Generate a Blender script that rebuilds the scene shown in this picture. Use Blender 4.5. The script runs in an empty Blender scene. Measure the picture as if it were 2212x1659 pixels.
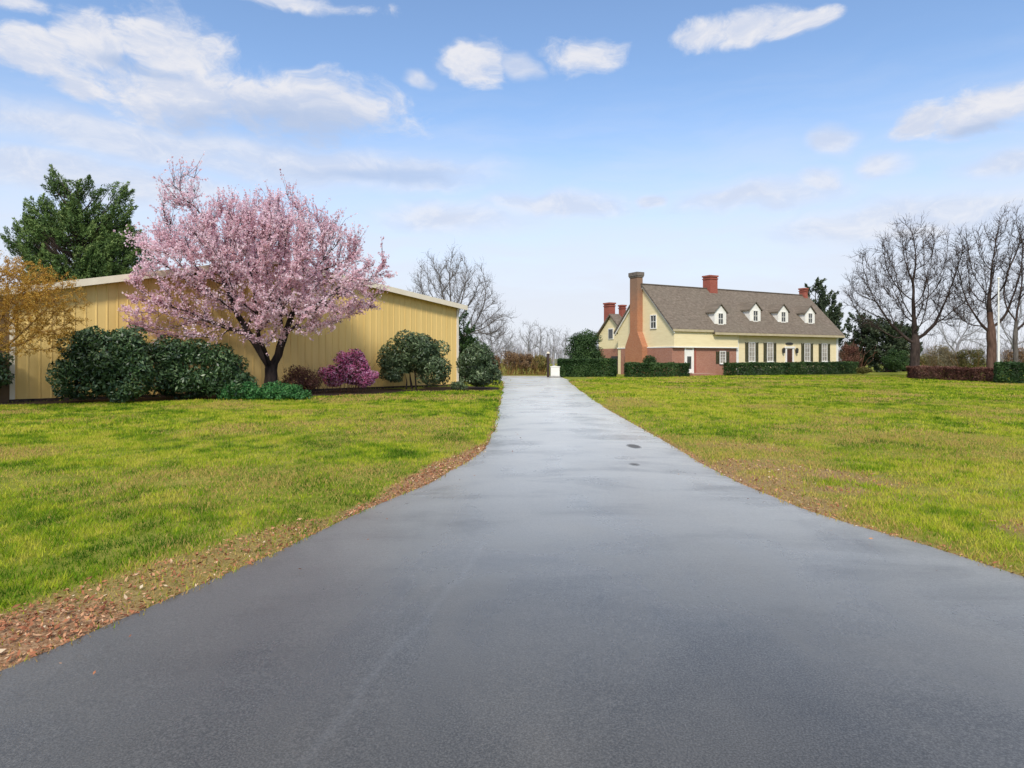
import bpy, math, random
import numpy as np
from mathutils import Vector

scene = bpy.context.scene
C = scene.collection
RNG = np.random.default_rng(11)
EYE = 1.8                       # camera height; all places below are worked out in metres from it
FOC, CX, HY = 1400.0, 1106.0, 775.0

def gx(px, Y):                  # sideways metres of a sight line at distance Y
    return (px - CX) / FOC * Y
def hz(py, Y):                  # height in metres at distance Y
    return EYE + (HY - py) / FOC * Y

# ------------------------------------------------------------------ noise
def _hash(ix, iy, seed):
    h = (ix.astype(np.int64) * 374761393 + iy.astype(np.int64) * 668265263 + seed * 974634777) & 0x7fffffff
    h = ((h ^ (h >> 13)) * 1274126177) & 0x7fffffff
    return ((h ^ (h >> 16)) & 0xffff) / 65535.0
def vnoise(x, y, seed=0):
    ix, iy = np.floor(x), np.floor(y)
    fx, fy = x - ix, y - iy
    fx = fx * fx * (3 - 2 * fx); fy = fy * fy * (3 - 2 * fy)
    a = _hash(ix, iy, seed); b = _hash(ix + 1, iy, seed)
    c = _hash(ix, iy + 1, seed); d = _hash(ix + 1, iy + 1, seed)
    return (a * (1 - fx) + b * fx) * (1 - fy) + (c * (1 - fx) + d * fx) * fy
def fbm(x, y, seed=0, octv=4):
    s, a, t = 0, 1.0, 0
    for i in range(octv):
        s = s + a * vnoise(x * 2 ** i, y * 2 ** i, seed + i); t += a; a *= .5
    return s / t

# ------------------------------------------------------------------ objects
def thing(name, label, cat, loc=(0, 0, 0), rz=0.0, group=None):
    o = bpy.data.objects.new(name, None)
    o.empty_display_size = .2
    C.objects.link(o)
    o.location = loc; o.rotation_euler = (0, 0, rz)
    o['label'] = label; o['category'] = cat
    if group: o['group'] = group
    return o
def np_mesh(name, V, F, mat, parent=None, tint=None, smooth=False):
    """V (n,3), F (m,k) -> ONE mesh object; tint is one number per face."""
    V = np.ascontiguousarray(V, dtype=np.float32); F = np.ascontiguousarray(F, dtype=np.int32)
    me = bpy.data.meshes.new(name)
    m, k = F.shape
    me.vertices.add(len(V)); me.vertices.foreach_set('co', V.ravel())
    me.loops.add(m * k); me.loops.foreach_set('vertex_index', F.ravel())
    me.polygons.add(m)
    me.polygons.foreach_set('loop_start', np.arange(0, m * k, k, dtype=np.int32))
    me.polygons.foreach_set('loop_total', np.full(m, k, dtype=np.int32))
    if smooth: me.polygons.foreach_set('use_smooth', np.ones(m, dtype=bool))
    me.update(calc_edges=True)
    if tint is not None:
        a = me.attributes.new('tint', 'FLOAT', 'FACE')
        a.data.foreach_set('value', np.ascontiguousarray(tint, dtype=np.float32))
    me.materials.append(mat)
    o = bpy.data.objects.new(name, me); C.objects.link(o)
    if parent: o.parent = parent
    return o
class MB:
    """collects convex solids, then links them as one mesh"""
    def __init__(s): s.v = []; s.f = []
    def add(s, vs, fs):
        n = len(s.v); s.v += [tuple(p) for p in vs]; s.f += [tuple(i + n for i in f) for f in fs]
    def box(s, x0, x1, y0, y1, z0, z1):
        s.add([(x0, y0, z0), (x1, y0, z0), (x1, y1, z0), (x0, y1, z0), (x0, y0, z1), (x1, y0, z1), (x1, y1, z1), (x0, y1, z1)],
              [(0, 3, 2, 1), (4, 5, 6, 7), (0, 1, 5, 4), (1, 2, 6, 5), (2, 3, 7, 6), (3, 0, 4, 7)])
    def prism(s, prof, a, b, axis='x'):
        """2-D profile pushed from a to b along x (profile = y,z) or y (profile = x,z)"""
        n = len(prof)
        if axis == 'x':
            vs = [(a, p, q) for p, q in prof] + [(b, p, q) for p, q in prof]
        elif axis == 'y':
            vs = [(p, a, q) for p, q in prof] + [(p, b, q) for p, q in prof]
        else:
            vs = [(p, q, a) for p, q in prof] + [(p, q, b) for p, q in prof]
        s.add(vs, [tuple(range(n)), tuple(range(2 * n - 1, n - 1, -1))] +
              [(i, n + i, n + (i + 1) % n, (i + 1) % n) for i in range(n)])
    def cyl(s, x, y, z0, z1, r0, r1, k=14):
        vs = [(x + r0 * math.cos(t * math.tau / k), y + r0 * math.sin(t * math.tau / k), z0) for t in range(k)] + \
             [(x + r1 * math.cos(t * math.tau / k), y + r1 * math.sin(t * math.tau / k), z1) for t in range(k)]
        s.add(vs, [tuple(range(k - 1, -1, -1)), tuple(range(k, 2 * k))] + [(i, (i + 1) % k, k + (i + 1) % k, k + i) for i in range(k)])
    def build(s, name, mat, parent=None, bevel=0):
        me = bpy.data.meshes.new(name); me.from_pydata(s.v, [], s.f)
        import bmesh
        bm = bmesh.new(); bm.from_mesh(me); bmesh.ops.recalc_face_normals(bm, faces=bm.faces); bm.to_mesh(me); bm.free()
        me.materials.append(mat)
        o = bpy.data.objects.new(name, me); C.objects.link(o)
        if parent: o.parent = parent
        if bevel:
            b = o.modifiers.new('bevel', 'BEVEL'); b.width = bevel; b.segments = 2
        return o

# ------------------------------------------------------------------ materials
def nodes_of(name):
    m = bpy.data.materials.new(name); m.use_nodes = True
    nt = m.node_tree; nt.nodes.clear()
    out = nt.nodes.new('ShaderNodeOutputMaterial')
    return m, nt, out
def ramp(nt, fac, stops):
    r = nt.nodes.new('ShaderNodeValToRGB')
    e = r.color_ramp.elements
    while len(e) > 1: e.remove(e[-1])
    e[0].position = stops[0][0]; e[0].color = (*stops[0][1], 1)
    for p, c in stops[1:]:
        q = e.new(p); q.color = (*c, 1)
    nt.links.new(fac, r.inputs[0])
    return r.outputs[0]
def noise(nt, vec, scale, detail=5, rough=.6, dist=0):
    n = nt.nodes.new('ShaderNodeTexNoise')
    n.inputs['Scale'].default_value = scale; n.inputs['Detail'].default_value = detail
    n.inputs['Roughness'].default_value = rough; n.inputs['Distortion'].default_value = dist
    if vec is not None: nt.links.new(vec, n.inputs['Vector'])
    return n.outputs['Fac']
def mapped(nt, sc=(1, 1, 1)):
    t = nt.nodes.new('ShaderNodeTexCoord'); mp = nt.nodes.new('ShaderNodeMapping')
    mp.inputs['Scale'].default_value = sc
    nt.links.new(t.outputs['Object'], mp.inputs['Vector'])
    return mp.outputs['Vector']
def mth(nt, op, a, b=None, c=None, clamp=False):
    n = nt.nodes.new('ShaderNodeMath'); n.operation = op; n.use_clamp = clamp
    for i, v in enumerate((a, b, c)):
        if v is None: continue
        if isinstance(v, (int, float)): n.inputs[i].default_value = v
        else: nt.links.new(v, n.inputs[i])
    return n.outputs[0]
def mixc(nt, fac, a, b, mode='MIX'):
    n = nt.nodes.new('ShaderNodeMix'); n.data_type = 'RGBA'; n.blend_type = mode
    for i, v in ((0, fac), (6, a), (7, b)):
        if isinstance(v, (int, float)): n.inputs[i].default_value = v
        elif isinstance(v, tuple): n.inputs[i].default_value = (*v, 1)
        else: nt.links.new(v, n.inputs[i])
    return n.outputs[2]
def principled(nt, out, col, rough=.8, spec=.3, bump=None, bstr=.3, bdist=.02):
    p = nt.nodes.new('ShaderNodeBsdfPrincipled')
    if isinstance(col, tuple): p.inputs['Base Color'].default_value = (*col, 1)
    else: nt.links.new(col, p.inputs['Base Color'])
    if isinstance(rough, (int, float)): p.inputs['Roughness'].default_value = rough
    else: nt.links.new(rough, p.inputs['Roughness'])
    p.inputs['Specular IOR Level'].default_value = spec
    if bump is not None:
        b = nt.nodes.new('ShaderNodeBump'); b.inputs['Strength'].default_value = bstr; b.inputs['Distance'].default_value = bdist
        nt.links.new(bump, b.inputs['Height']); nt.links.new(b.outputs[0], p.inputs['Normal'])
    nt.links.new(p.outputs[0], out.inputs['Surface'])
    return p
def pmat(name, c1, c2, scale=3, rough=.8, spec=.25, sc=(1, 1, 1), bstr=0, detail=6):
    m, nt, out = nodes_of(name)
    f = noise(nt, mapped(nt, sc), scale, detail)
    principled(nt, out, ramp(nt, f, [(.3, c1), (.7, c2)]), rough, spec, f if bstr else None, bstr)
    return m
def leafmat(name, stops, trans=.3, rough=.6, spec=.15):
    m, nt, out = nodes_of(name)
    a = nt.nodes.new('ShaderNodeAttribute'); a.attribute_name = 'tint'
    col = ramp(nt, a.outputs['Fac'], stops)
    p = principled(nt, out, col, rough, spec)
    if trans:
        t = nt.nodes.new('ShaderNodeBsdfTranslucent'); nt.links.new(col, t.inputs[0])
        mx = nt.nodes.new('ShaderNodeMixShader'); mx.inputs[0].default_value = trans
        nt.links.new(p.outputs[0], mx.inputs[1]); nt.links.new(t.outputs[0], mx.inputs[2])
        nt.links.new(mx.outputs[0], out.inputs['Surface'])
    return m

# ------------------------------------------------------------------ camera
cam = bpy.data.cameras.new('camera'); co = bpy.data.objects.new('camera', cam); C.objects.link(co)
co.location = (0, 0, EYE); co.rotation_euler = (math.pi / 2, 0, 0)
cam.sensor_width = 36; cam.lens = 36 * FOC / 2212; cam.shift_y = -(829.5 - HY) / 2212
cam.clip_end = 5000; cam.clip_start = .05
scene.camera = co

# ------------------------------------------------------------------ light and sky
SUN_EL, SUN_AZ = math.radians(44), math.radians(186)      # high behind the viewer
sd = Vector((math.sin(SUN_AZ) * math.cos(SUN_EL), math.cos(SUN_AZ) * math.cos(SUN_EL), math.sin(SUN_EL)))
sun = bpy.data.lights.new('sun', 'SUN'); sun.energy = 2.6; sun.angle = math.radians(9); sun.color = (1, .94, .84)
so = bpy.data.objects.new('sun', sun); C.objects.link(so)
so.rotation_euler = sd.to_track_quat('Z', 'Y').to_euler()
scene.view_settings.view_transform = 'Standard'; scene.view_settings.look = 'None'
scene.view_settings.gamma = 1; scene.view_settings.exposure = .5

def cloud_ellipse(px0, px1, py0, py1):
    """a cloud's spot on the sky, as centre and radii in radians of azimuth and elevation"""
    az0, az1 = math.atan((px0 - CX) / FOC), math.atan((px1 - CX) / FOC)
    a = (az0 + az1) / 2
    f = math.cos(a)
    e0, e1 = math.atan((HY - py1) / FOC * f), math.atan((HY - py0) / FOC * f)
    return a, (az1 - az0) / 2, (e0 + e1) / 2, (e1 - e0) / 2
world = bpy.data.worlds.new('World'); scene.world = world; world.use_nodes = True
nt = world.node_tree; nt.nodes.clear()
wo = nt.nodes.new('ShaderNodeOutputWorld'); bg = nt.nodes.new('ShaderNodeBackground')
nt.links.new(bg.outputs[0], wo.inputs[0])
SKY_STR = .085
bg.inputs['Strength'].default_value = SKY_STR
sky = nt.nodes.new('ShaderNodeTexSky'); sky.sky_type = 'NISHITA'; sky.sun_disc = False
sky.sun_elevation = SUN_EL; sky.sun_rotation = SUN_AZ; sky.air_density = 1.0; sky.dust_density = .4; sky.ozone_density = 3.0
tc = nt.nodes.new('ShaderNodeTexCoord')
sx = nt.nodes.new('ShaderNodeSeparateXYZ'); nt.links.new(tc.outputs['Generated'], sx.inputs[0])
az = mth(nt, 'ARCTAN2', sx.outputs[0], sx.outputs[1]); el = mth(nt, 'ARCSINE', sx.outputs[2])
def ae_noise(sa, se, detail, rough, off=0.0, scale=1.0):
    cb = nt.nodes.new('ShaderNodeCombineXYZ')
    nt.links.new(mth(nt, 'MULTIPLY', az, sa), cb.inputs[0]); nt.links.new(mth(nt, 'MULTIPLY', mth(nt, 'ADD', el, off), se), cb.inputs[1])
    return noise(nt, cb.outputs[0], scale, detail, rough, .25)
az0_, el0_ = az, el
w1 = ae_noise(7, 9, 3, .55, off=3.0); w2 = ae_noise(7, 9, 3, .55, off=7.0)
az = mth(nt, 'ADD', az0_, mth(nt, 'MULTIPLY', mth(nt, 'SUBTRACT', w1, .5), .13)); el = mth(nt, 'ADD', el0_, mth(nt, 'MULTIPLY', mth(nt, 'SUBTRACT', w2, .5), .045))
puff = ae_noise(9, 17, 8, .66)
puff_up = ae_noise(9, 17, 8, .66, off=.014)
wisp = ae_noise(4.5, 26, 6, .6)
def ell(px0, px1, py0, py1, grow=1.25, slope=0.0):
    a, ra, e, re = cloud_ellipse(px0, px1, py0, py1)
    da = mth(nt, 'SUBTRACT', az, a)
    de = mth(nt, 'SUBTRACT', el, e)
    if slope: de = mth(nt, 'SUBTRACT', de, mth(nt, 'MULTIPLY', da, slope))
    u = mth(nt, 'DIVIDE', da, ra * grow); v = mth(nt, 'DIVIDE', de, re * grow)
    q = mth(nt, 'ADD', mth(nt, 'MULTIPLY', u, u), mth(nt, 'MULTIPLY', v, v))
    return mth(nt, 'SUBTRACT', 1, mth(nt, 'SQRT', q))
def union(es):
    r = es[0]
    for q in es[1:]: r = mth(nt, 'MAXIMUM', r, q)
    return r
def sstep(v, lo, hi):
    m = nt.nodes.new('ShaderNodeMapRange'); m.interpolation_type = 'SMOOTHSTEP'
    nt.links.new(v, m.inputs[0]); m.inputs[1].default_value = lo; m.inputs[2].default_value = hi
    return m.outputs[0]
solid = union([ell(130, 300, 38, 150), ell(270, 465, 25, 150), ell(-60, 130, 95, 170), ell(30, 130, 60, 110),
               ell(170, 640, 140, 290, 1.15), ell(400, 840, 165, 290, 1.2), ell(90, 230, 170, 225),
               ell(965, 1075, 95, 170), ell(1195, 1325, 86, 155), ell(1460, 1590, 45, 98), ell(1560, 1690, 35, 90), ell(1660, 1785, 30, 72),
               ell(-40, 90, -20, 25), ell(470, 760, -25, 14), ell(2010, 2330, 185, 275, 1.1, .16), ell(1935, 2060, 235, 300),
               ell(-2600, -700, 60, 330), ell(2700, 3900, -100, 220)])
thin = union([ell(-80, 600, 262, 350, 1.3), ell(330, 1020, 320, 400, 1.3), ell(1740, 1840, 275, 335), ell(1850, 1965, 330, 382), ell(2090, 2330, 325, 385),
              ell(1690, 1810, 368, 418), ell(1080, 1320, 415, 470, 1.4), ell(1360, 1430, 412, 440), ell(850, 1130, 440, 500, 1.5), ell(1480, 1790, 395, 450, 1.4),
              ell(1070, 1150, 115, 165), ell(860, 925, 145, 180), ell(1700, 2300, 430, 520, 1.3), ell(-200, 500, 350, 430, 1.3)])
den_s = sstep(mth(nt, 'ADD', solid, mth(nt, 'MULTIPLY', mth(nt, 'SUBTRACT', puff, .5), 2.5)), -.24, .58)
den_t = mth(nt, 'MULTIPLY', sstep(mth(nt, 'ADD', thin, mth(nt, 'MULTIPLY', mth(nt, 'SUBTRACT', wisp, .5), 1.6)), -.2, .7), .72)
den = mth(nt, 'MAXIMUM', mth(nt, 'MULTIPLY', den_s, .95), den_t)
grey = sstep(mth(nt, 'ADD', union([ell(380, 880, 205, 330, 1.2), ell(250, 620, 220, 310, 1.1), ell(150, 420, 120, 160, 1.1), ell(540, 1030, 355, 400, 1.2), ell(2030, 2260, 255, 300, 1.1)]),
             mth(nt, 'MULTIPLY', mth(nt, 'SUBTRACT', wisp, .5), .7)), .0, .8)
relief = sstep(mth(nt, 'SUBTRACT', puff, puff_up), -.12, .16)
k = 1 / SKY_STR
ccol = mixc(nt, relief, (.46 * k, .50 * k, .60 * k), (.60 * k, .60 * k, .63 * k))
ccol = mixc(nt, mth(nt, 'MULTIPLY', grey, .8), ccol, (.31 * k, .39 * k, .55 * k))
# pale veil low over the horizon (thin high cloud), then the clouds
hs = nt.nodes.new('ShaderNodeHueSaturation'); hs.inputs['Saturation'].default_value = 1.0; hs.inputs['Value'].default_value = 1.75
nt.links.new(sky.outputs[0], hs.inputs['Color'])
el = el0_
veil = mth(nt, 'MULTIPLY', sstep(mth(nt, 'ADD', el, mth(nt, 'MULTIPLY', mth(nt, 'SUBTRACT', wisp, .5), .16)), .42, .06), .93)
base = mixc(nt, veil, hs.outputs[0], (.545 * k, .565 * k, .63 * k))
base = mixc(nt, mth(nt, 'MULTIPLY', sstep(el, .62, 1.0), .85), base, (.98 * k, .98 * k, 1.0 * k))   # unseen white overhead, added to lift and whiten the ambient light
nt.links.new(mixc(nt, den, base, ccol), bg.inputs['Color'])

# ------------------------------------------------------------------ ground and driveway
LEFT = [(-9, -4.6), (0, -3.9), (2.5, -3.45), (3.73, -2.95), (4.8, -2.58), (5.93, -2.2), (7.75, -1.72), (9.5, -1.15), (11.2, -.77), (12.8, -.55), (14.4, -.47), (20, -.45), (33.6, -.5), (45, -.6), (53, -.8)]
RIGHT = [(-9, 5.2), (0, 4.9), (3.5, 4.5), (5.36, 4.22), (6.2, 4.0), (7.75, 3.5), (9.3, 3.32), (11.2, 3.28), (14.4, 3.32), (20.2, 3.35), (27, 3.5), (33.6, 3.75), (43, 4.1), (53, 4.55)]
def edge_l(Y): return np.interp(Y, [p[0] for p in LEFT], [p[1] for p in LEFT]) + (fbm(Y * .55, Y * 0 + 3.3, 5, 3) - .5) * .16
def edge_r(Y): return np.interp(Y, [p[0] for p in RIGHT], [p[1] for p in RIGHT]) + (fbm(Y * .55, Y * 0 + 7.7, 9, 3) - .5) * .16
PAD = 53.0, 68.0            # where the drive opens into a turning space
def off_drive(X, Y):
    """metres outside the asphalt (negative on it)"""
    d = np.maximum(edge_l(Y) - X, X - edge_r(Y))
    dp = np.maximum(np.maximum(PAD[0] - Y, Y - PAD[1]), np.maximum(-16 - X, X - 4.8))
    d = np.where(Y > PAD[0], 9.0, d)
    return np.minimum(d, dp)
def ground_z(X, Y):
    o = off_drive(X, Y)
    t = np.clip(o / .35, 0, 1)
    return np.where(o < 0, -.05, -.012 + t * .05) + np.where(o > 0, (fbm(X * .5, Y * .5, 21, 3) - .5) * .06 * np.clip(o, 0, 1), 0)

def axis_lines(fine, step, mid, mstep, far):
    a = list(np.arange(fine[0], fine[1] + 1e-6, step))
    lo = list(np.arange(mid[0], fine[0] - 1e-6, mstep)); hi = list(np.arange(fine[1] + mstep, mid[1] + 1e-6, mstep))
    return np.array([-far, -far * .4, -far * .15] + lo + a + hi + [far * .15, far * .4, far])
xs = axis_lines((-5, 6), .1, (-60, 70), 2.0, 3000)
ys = axis_lines((-6, 24), .12, (-30, 120), 2.0, 3000)
GX, GY = np.meshgrid(xs, ys)
GZ = ground_z(GX, GY)
nx, ny = len(xs), len(ys)
idx = np.arange(nx * ny).reshape(ny, nx)
F = np.stack([idx[:-1, :-1], idx[:-1, 1:], idx[1:, 1:], idx[1:, :-1]], -1).reshape(-1, 4)

def verge(X, Y):
    """0..1: bare earth and dead leaves along the drive's edges"""
    o = off_drive(X, Y)
    n = fbm(X * 1.3, Y * 1.3, 40, 4); n2 = fbm(X * .35, Y * .35, 44, 3)
    left = X < 1.5
    wl = np.interp(Y, [0, 3.5, 5, 6.4, 7.2, 8.2, 9.5, 12, 14, 20, 30], [1.0, .8, .68, .58, .26, .16, .42, .36, .06, .05, .1])
    wr = np.interp(Y, [0, 4, 6, 8, 10, 12, 15, 20, 40], [.06, .06, .09, .16, .2, .14, .08, .05, .05])
    w = np.where(left, wl, wr)
    v = np.clip((w * (.6 + .9 * n) - o) / .16 + .4, 0, 1) * np.clip((n2 - .15) * 4, .55, 1)
    worn = np.clip((fbm(X * .9 + 9, Y * .75, 191, 4) - .495) * 6, 0, .75) * np.clip((15 - Y) / 3, 0, 1) * np.clip((Y - 5) / 2, 0, 1) * np.clip((2.6 - o) / .8, 0, 1) * ~left * (o > 0)
    return np.maximum(v, worn)
m, nt, out = nodes_of('lawn_soil')
at = nt.nodes.new('ShaderNodeAttribute'); at.attribute_name = 'verge'
v = mapped(nt)
n1 = noise(nt, v, .55, 6, .65); n2 = noise(nt, v, 7, 6, .7); n3 = noise(nt, v, 40, 4, .7)
g = ramp(nt, n2, [(.28, (.075, .10, .010)), (.5, (.15, .17, .018)), (.72, (.23, .23, .038))])
yl = mixc(nt, sstep(n1, .50, .68) if False else mth(nt, 'MULTIPLY', mth(nt, 'SUBTRACT', n1, .48, clamp=True), 2.6, clamp=True), g, (.30, .25, .07))
so_ = ramp(nt, n3, [(.3, (.10, .056, .030)), (.5, (.26, .15, .08)), (.7, (.40, .28, .17))])
principled(nt, out, mixc(nt, at.outputs['Fac'], yl, so_), .95, .1, n3, .6, .02)
m_lawn = m
ground = np_mesh('lawn', np.stack([GX, GY, GZ], -1).reshape(-1, 3), F, m_lawn, smooth=True)
ground['kind'] = 'structure'
a = ground.data.attributes.new('verge', 'FLOAT', 'POINT')
vv = verge(GX, GY); vv[np.abs(GX) > 60] = 0
a.data.foreach_set('value', vv.astype(np.float32).ravel())

# driveway sheet
yy = np.concatenate([np.arange(-9, 24, .2), np.arange(24, 53.01, .8)])
el_, er_ = edge_l(yy), edge_r(yy)
K = 14
tt = np.linspace(0, 1, K)
DX = el_[:, None] * (1 - tt) + er_[:, None] * tt
DY = np.repeat(yy[:, None], K, 1)
DZ = .006 + .05 * (1 - (2 * tt[None] - 1) ** 2) + (fbm(DX * .6, DY * .35, 60, 3) - .5) * .018
ii = np.arange(DX.size).reshape(DX.shape)
DV = np.stack([DX, DY, DZ], -1).reshape(-1, 3)
DF = np.stack([ii[:-1, :-1], ii[:-1, 1:], ii[1:, 1:], ii[1:, :-1]], -1).reshape(-1, 4)
n0 = len(DV)
pad = np.array([(-16, 53.0, .006), (4.8, 53.0, .006), (4.8, 68, .0), (-16, 68, .0)])
DV = np.vstack([DV, pad + [0, .0, -.001]]); DF = np.vstack([DF, [[n0, n0 + 1, n0 + 2, n0 + 3]]])
m, nt, out = nodes_of('asphalt')
v = mapped(nt)
grain = noise(nt, v, 95, 3, .75); coarse = noise(nt, v, 32, 3, .7)
blot = noise(nt, mapped(nt, (1, .55, 1)), .75, 7, .62, .4); big = noise(nt, mapped(nt, (1, .3, 1)), .3, 4, .5)
tcn = nt.nodes.new('ShaderNodeTexCoord'); sp = nt.nodes.new('ShaderNodeSeparateXYZ'); nt.links.new(tcn.outputs['Object'], sp.inputs[0])
X_, Y_ = sp.outputs[0], sp.outputs[1]
# faint paving seam, wandering along the left half
wob = mth(nt, 'MULTIPLY', mth(nt, 'SUBTRACT', noise(nt, v, .9, 3), .5), .35)
seam_x = mth(nt, 'ADD', mth(nt, 'MULTIPLY_ADD', Y_, .205, -1.49), wob)
sdist = mth(nt, 'ABSOLUTE', mth(nt, 'SUBTRACT', X_, seam_x))
seam = mth(nt, 'MULTIPLY', mth(nt, 'SUBTRACT', 1, mth(nt, 'DIVIDE', sdist, .045), clamp=True), mth(nt, 'LESS_THAN', Y_, 6.2))
col = ramp(nt, blot, [(.25, (.028, .026, .0225)), (.5, (.046, .0425, .0365)), (.78, (.078, .072, .062))])
col = mixc(nt, mth(nt, 'MULTIPLY', seam, .13), col, (.17, .175, .18))
col = mixc(nt, mth(nt, 'MULTIPLY', mth(nt, 'SUBTRACT', grain, .42, clamp=True), 2.2, clamp=True), col, (.16, .152, .14))
def spot(x, y, rx, ry):
    u = mth(nt, 'DIVIDE', mth(nt, 'SUBTRACT', X_, x), rx); w = mth(nt, 'DIVIDE', mth(nt, 'SUBTRACT', Y_, y), ry)
    q = mth(nt, 'ADD', mth(nt, 'MULTIPLY', u, u), mth(nt, 'MULTIPLY', w, w))
    return mth(nt, 'SUBTRACT', 1, mth(nt, 'ADD', q, mth(nt, 'MULTIPLY', mth(nt, 'SUBTRACT', coarse, .5), 1.4)), clamp=True)
st = mth(nt, 'MAXIMUM', spot(2.45, 13.05, .15, .36), mth(nt, 'MULTIPLY', spot(2.03, 10.75, .10, .17), .5))
st = mth(nt, 'MULTIPLY', st, 2, clamp=True)
col = mixc(nt, mth(nt, 'MULTIPLY', st, .6), col, (.012, .010, .010))
rg = ramp(nt, mth(nt, 'ADD', mth(nt, 'MULTIPLY', blot, .6), mth(nt, 'MULTIPLY', big, .4)), [(.36, (.19,) * 3), (.62, (.40,) * 3)])
rg = mth(nt, 'ADD', rg, mth(nt, 'MULTIPLY', st, .5))
hgt = mth(nt, 'ADD', mth(nt, 'MULTIPLY', grain, .5), mth(nt, 'MULTIPLY', coarse, .5))
pa = principled(nt, out, col, rg, .42, hgt, .3, .005)
streak = noise(nt, mapped(nt, (.55, 1.5, 1)), .8, 6, .65, .5)
shw = mth(nt, 'MULTIPLY', ramp(nt, mth(nt, 'ADD', mth(nt, 'MULTIPLY', blot, .45), mth(nt, 'MULTIPLY', streak, .55)), [(.36, (.42,) * 3), (.50, (.85,) * 3), (.64, (1.0,) * 3)]),
          mth(nt, 'ADD', .35, mth(nt, 'MULTIPLY', mth(nt, 'ADD', mth(nt, 'MULTIPLY', grain, .55), mth(nt, 'MULTIPLY', coarse, .45)), 1.35)))
shw = mth(nt, 'MULTIPLY', shw, mth(nt, 'SUBTRACT', 1, mth(nt, 'MULTIPLY', st, .8)), clamp=True)
sheen_fade = nt.nodes.new('ShaderNodeMapRange'); sheen_fade.interpolation_type = 'SMOOTHSTEP'      # sheen weakened towards the left, painting in a darker reflection there
nt.links.new(mth(nt, 'ADD', X_, mth(nt, 'MULTIPLY', mth(nt, 'SUBTRACT', blot, .5), 2.2)), sheen_fade.inputs[0]); sheen_fade.inputs[1].default_value = -2.6; sheen_fade.inputs[2].default_value = .9
sheen_fade.inputs[3].default_value = .45; sheen_fade.inputs[4].default_value = 1
shw = mth(nt, 'MULTIPLY', shw, sheen_fade.outputs[0])
sh2 = nt.nodes.new('ShaderNodeBsdfSheen'); sh2.inputs['Roughness'].default_value = .27
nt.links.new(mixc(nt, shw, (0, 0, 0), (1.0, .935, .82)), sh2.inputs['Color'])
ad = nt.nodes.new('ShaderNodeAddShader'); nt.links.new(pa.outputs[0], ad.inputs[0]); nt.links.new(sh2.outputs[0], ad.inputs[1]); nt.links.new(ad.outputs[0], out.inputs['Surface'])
nt.links.new(shw, pa.inputs['Sheen Weight']); pa.inputs['Sheen Roughness'].default_value = .27; pa.inputs['Sheen Tint'].default_value = (1, .93, .80, 1)   # warm grazing sheen, painted in for the reflection of a pale sky
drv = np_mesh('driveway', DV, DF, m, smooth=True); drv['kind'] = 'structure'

# garden bed of dark mulch in front of the barn
m_mulch = pmat('mulch', (.018, .012, .009), (.075, .048, .032), 9, .95, .1, bstr=.7)
bed_pts = [(-22, 24.4), (-18.0, 24.9), (-14.5, 26.6), (-11.5, 28.4), (-8, 31.2), (-5.2, 34.4), (-3.4, 35.6), (-1.6, 35.6), (-.75, 36.5), (-.8, 39.5), (-3.2, 41.6), (-6.5, 38.9), (-12.4, 33.2), (-20, 25.9), (-22, 25.5)]
mb = MB(); mb.add([(x, y, .055) for x, y in bed_pts], [tuple(range(len(bed_pts)))])
bed = mb.build('garden_bed', m_mulch); bed['kind'] = 'structure'

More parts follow.
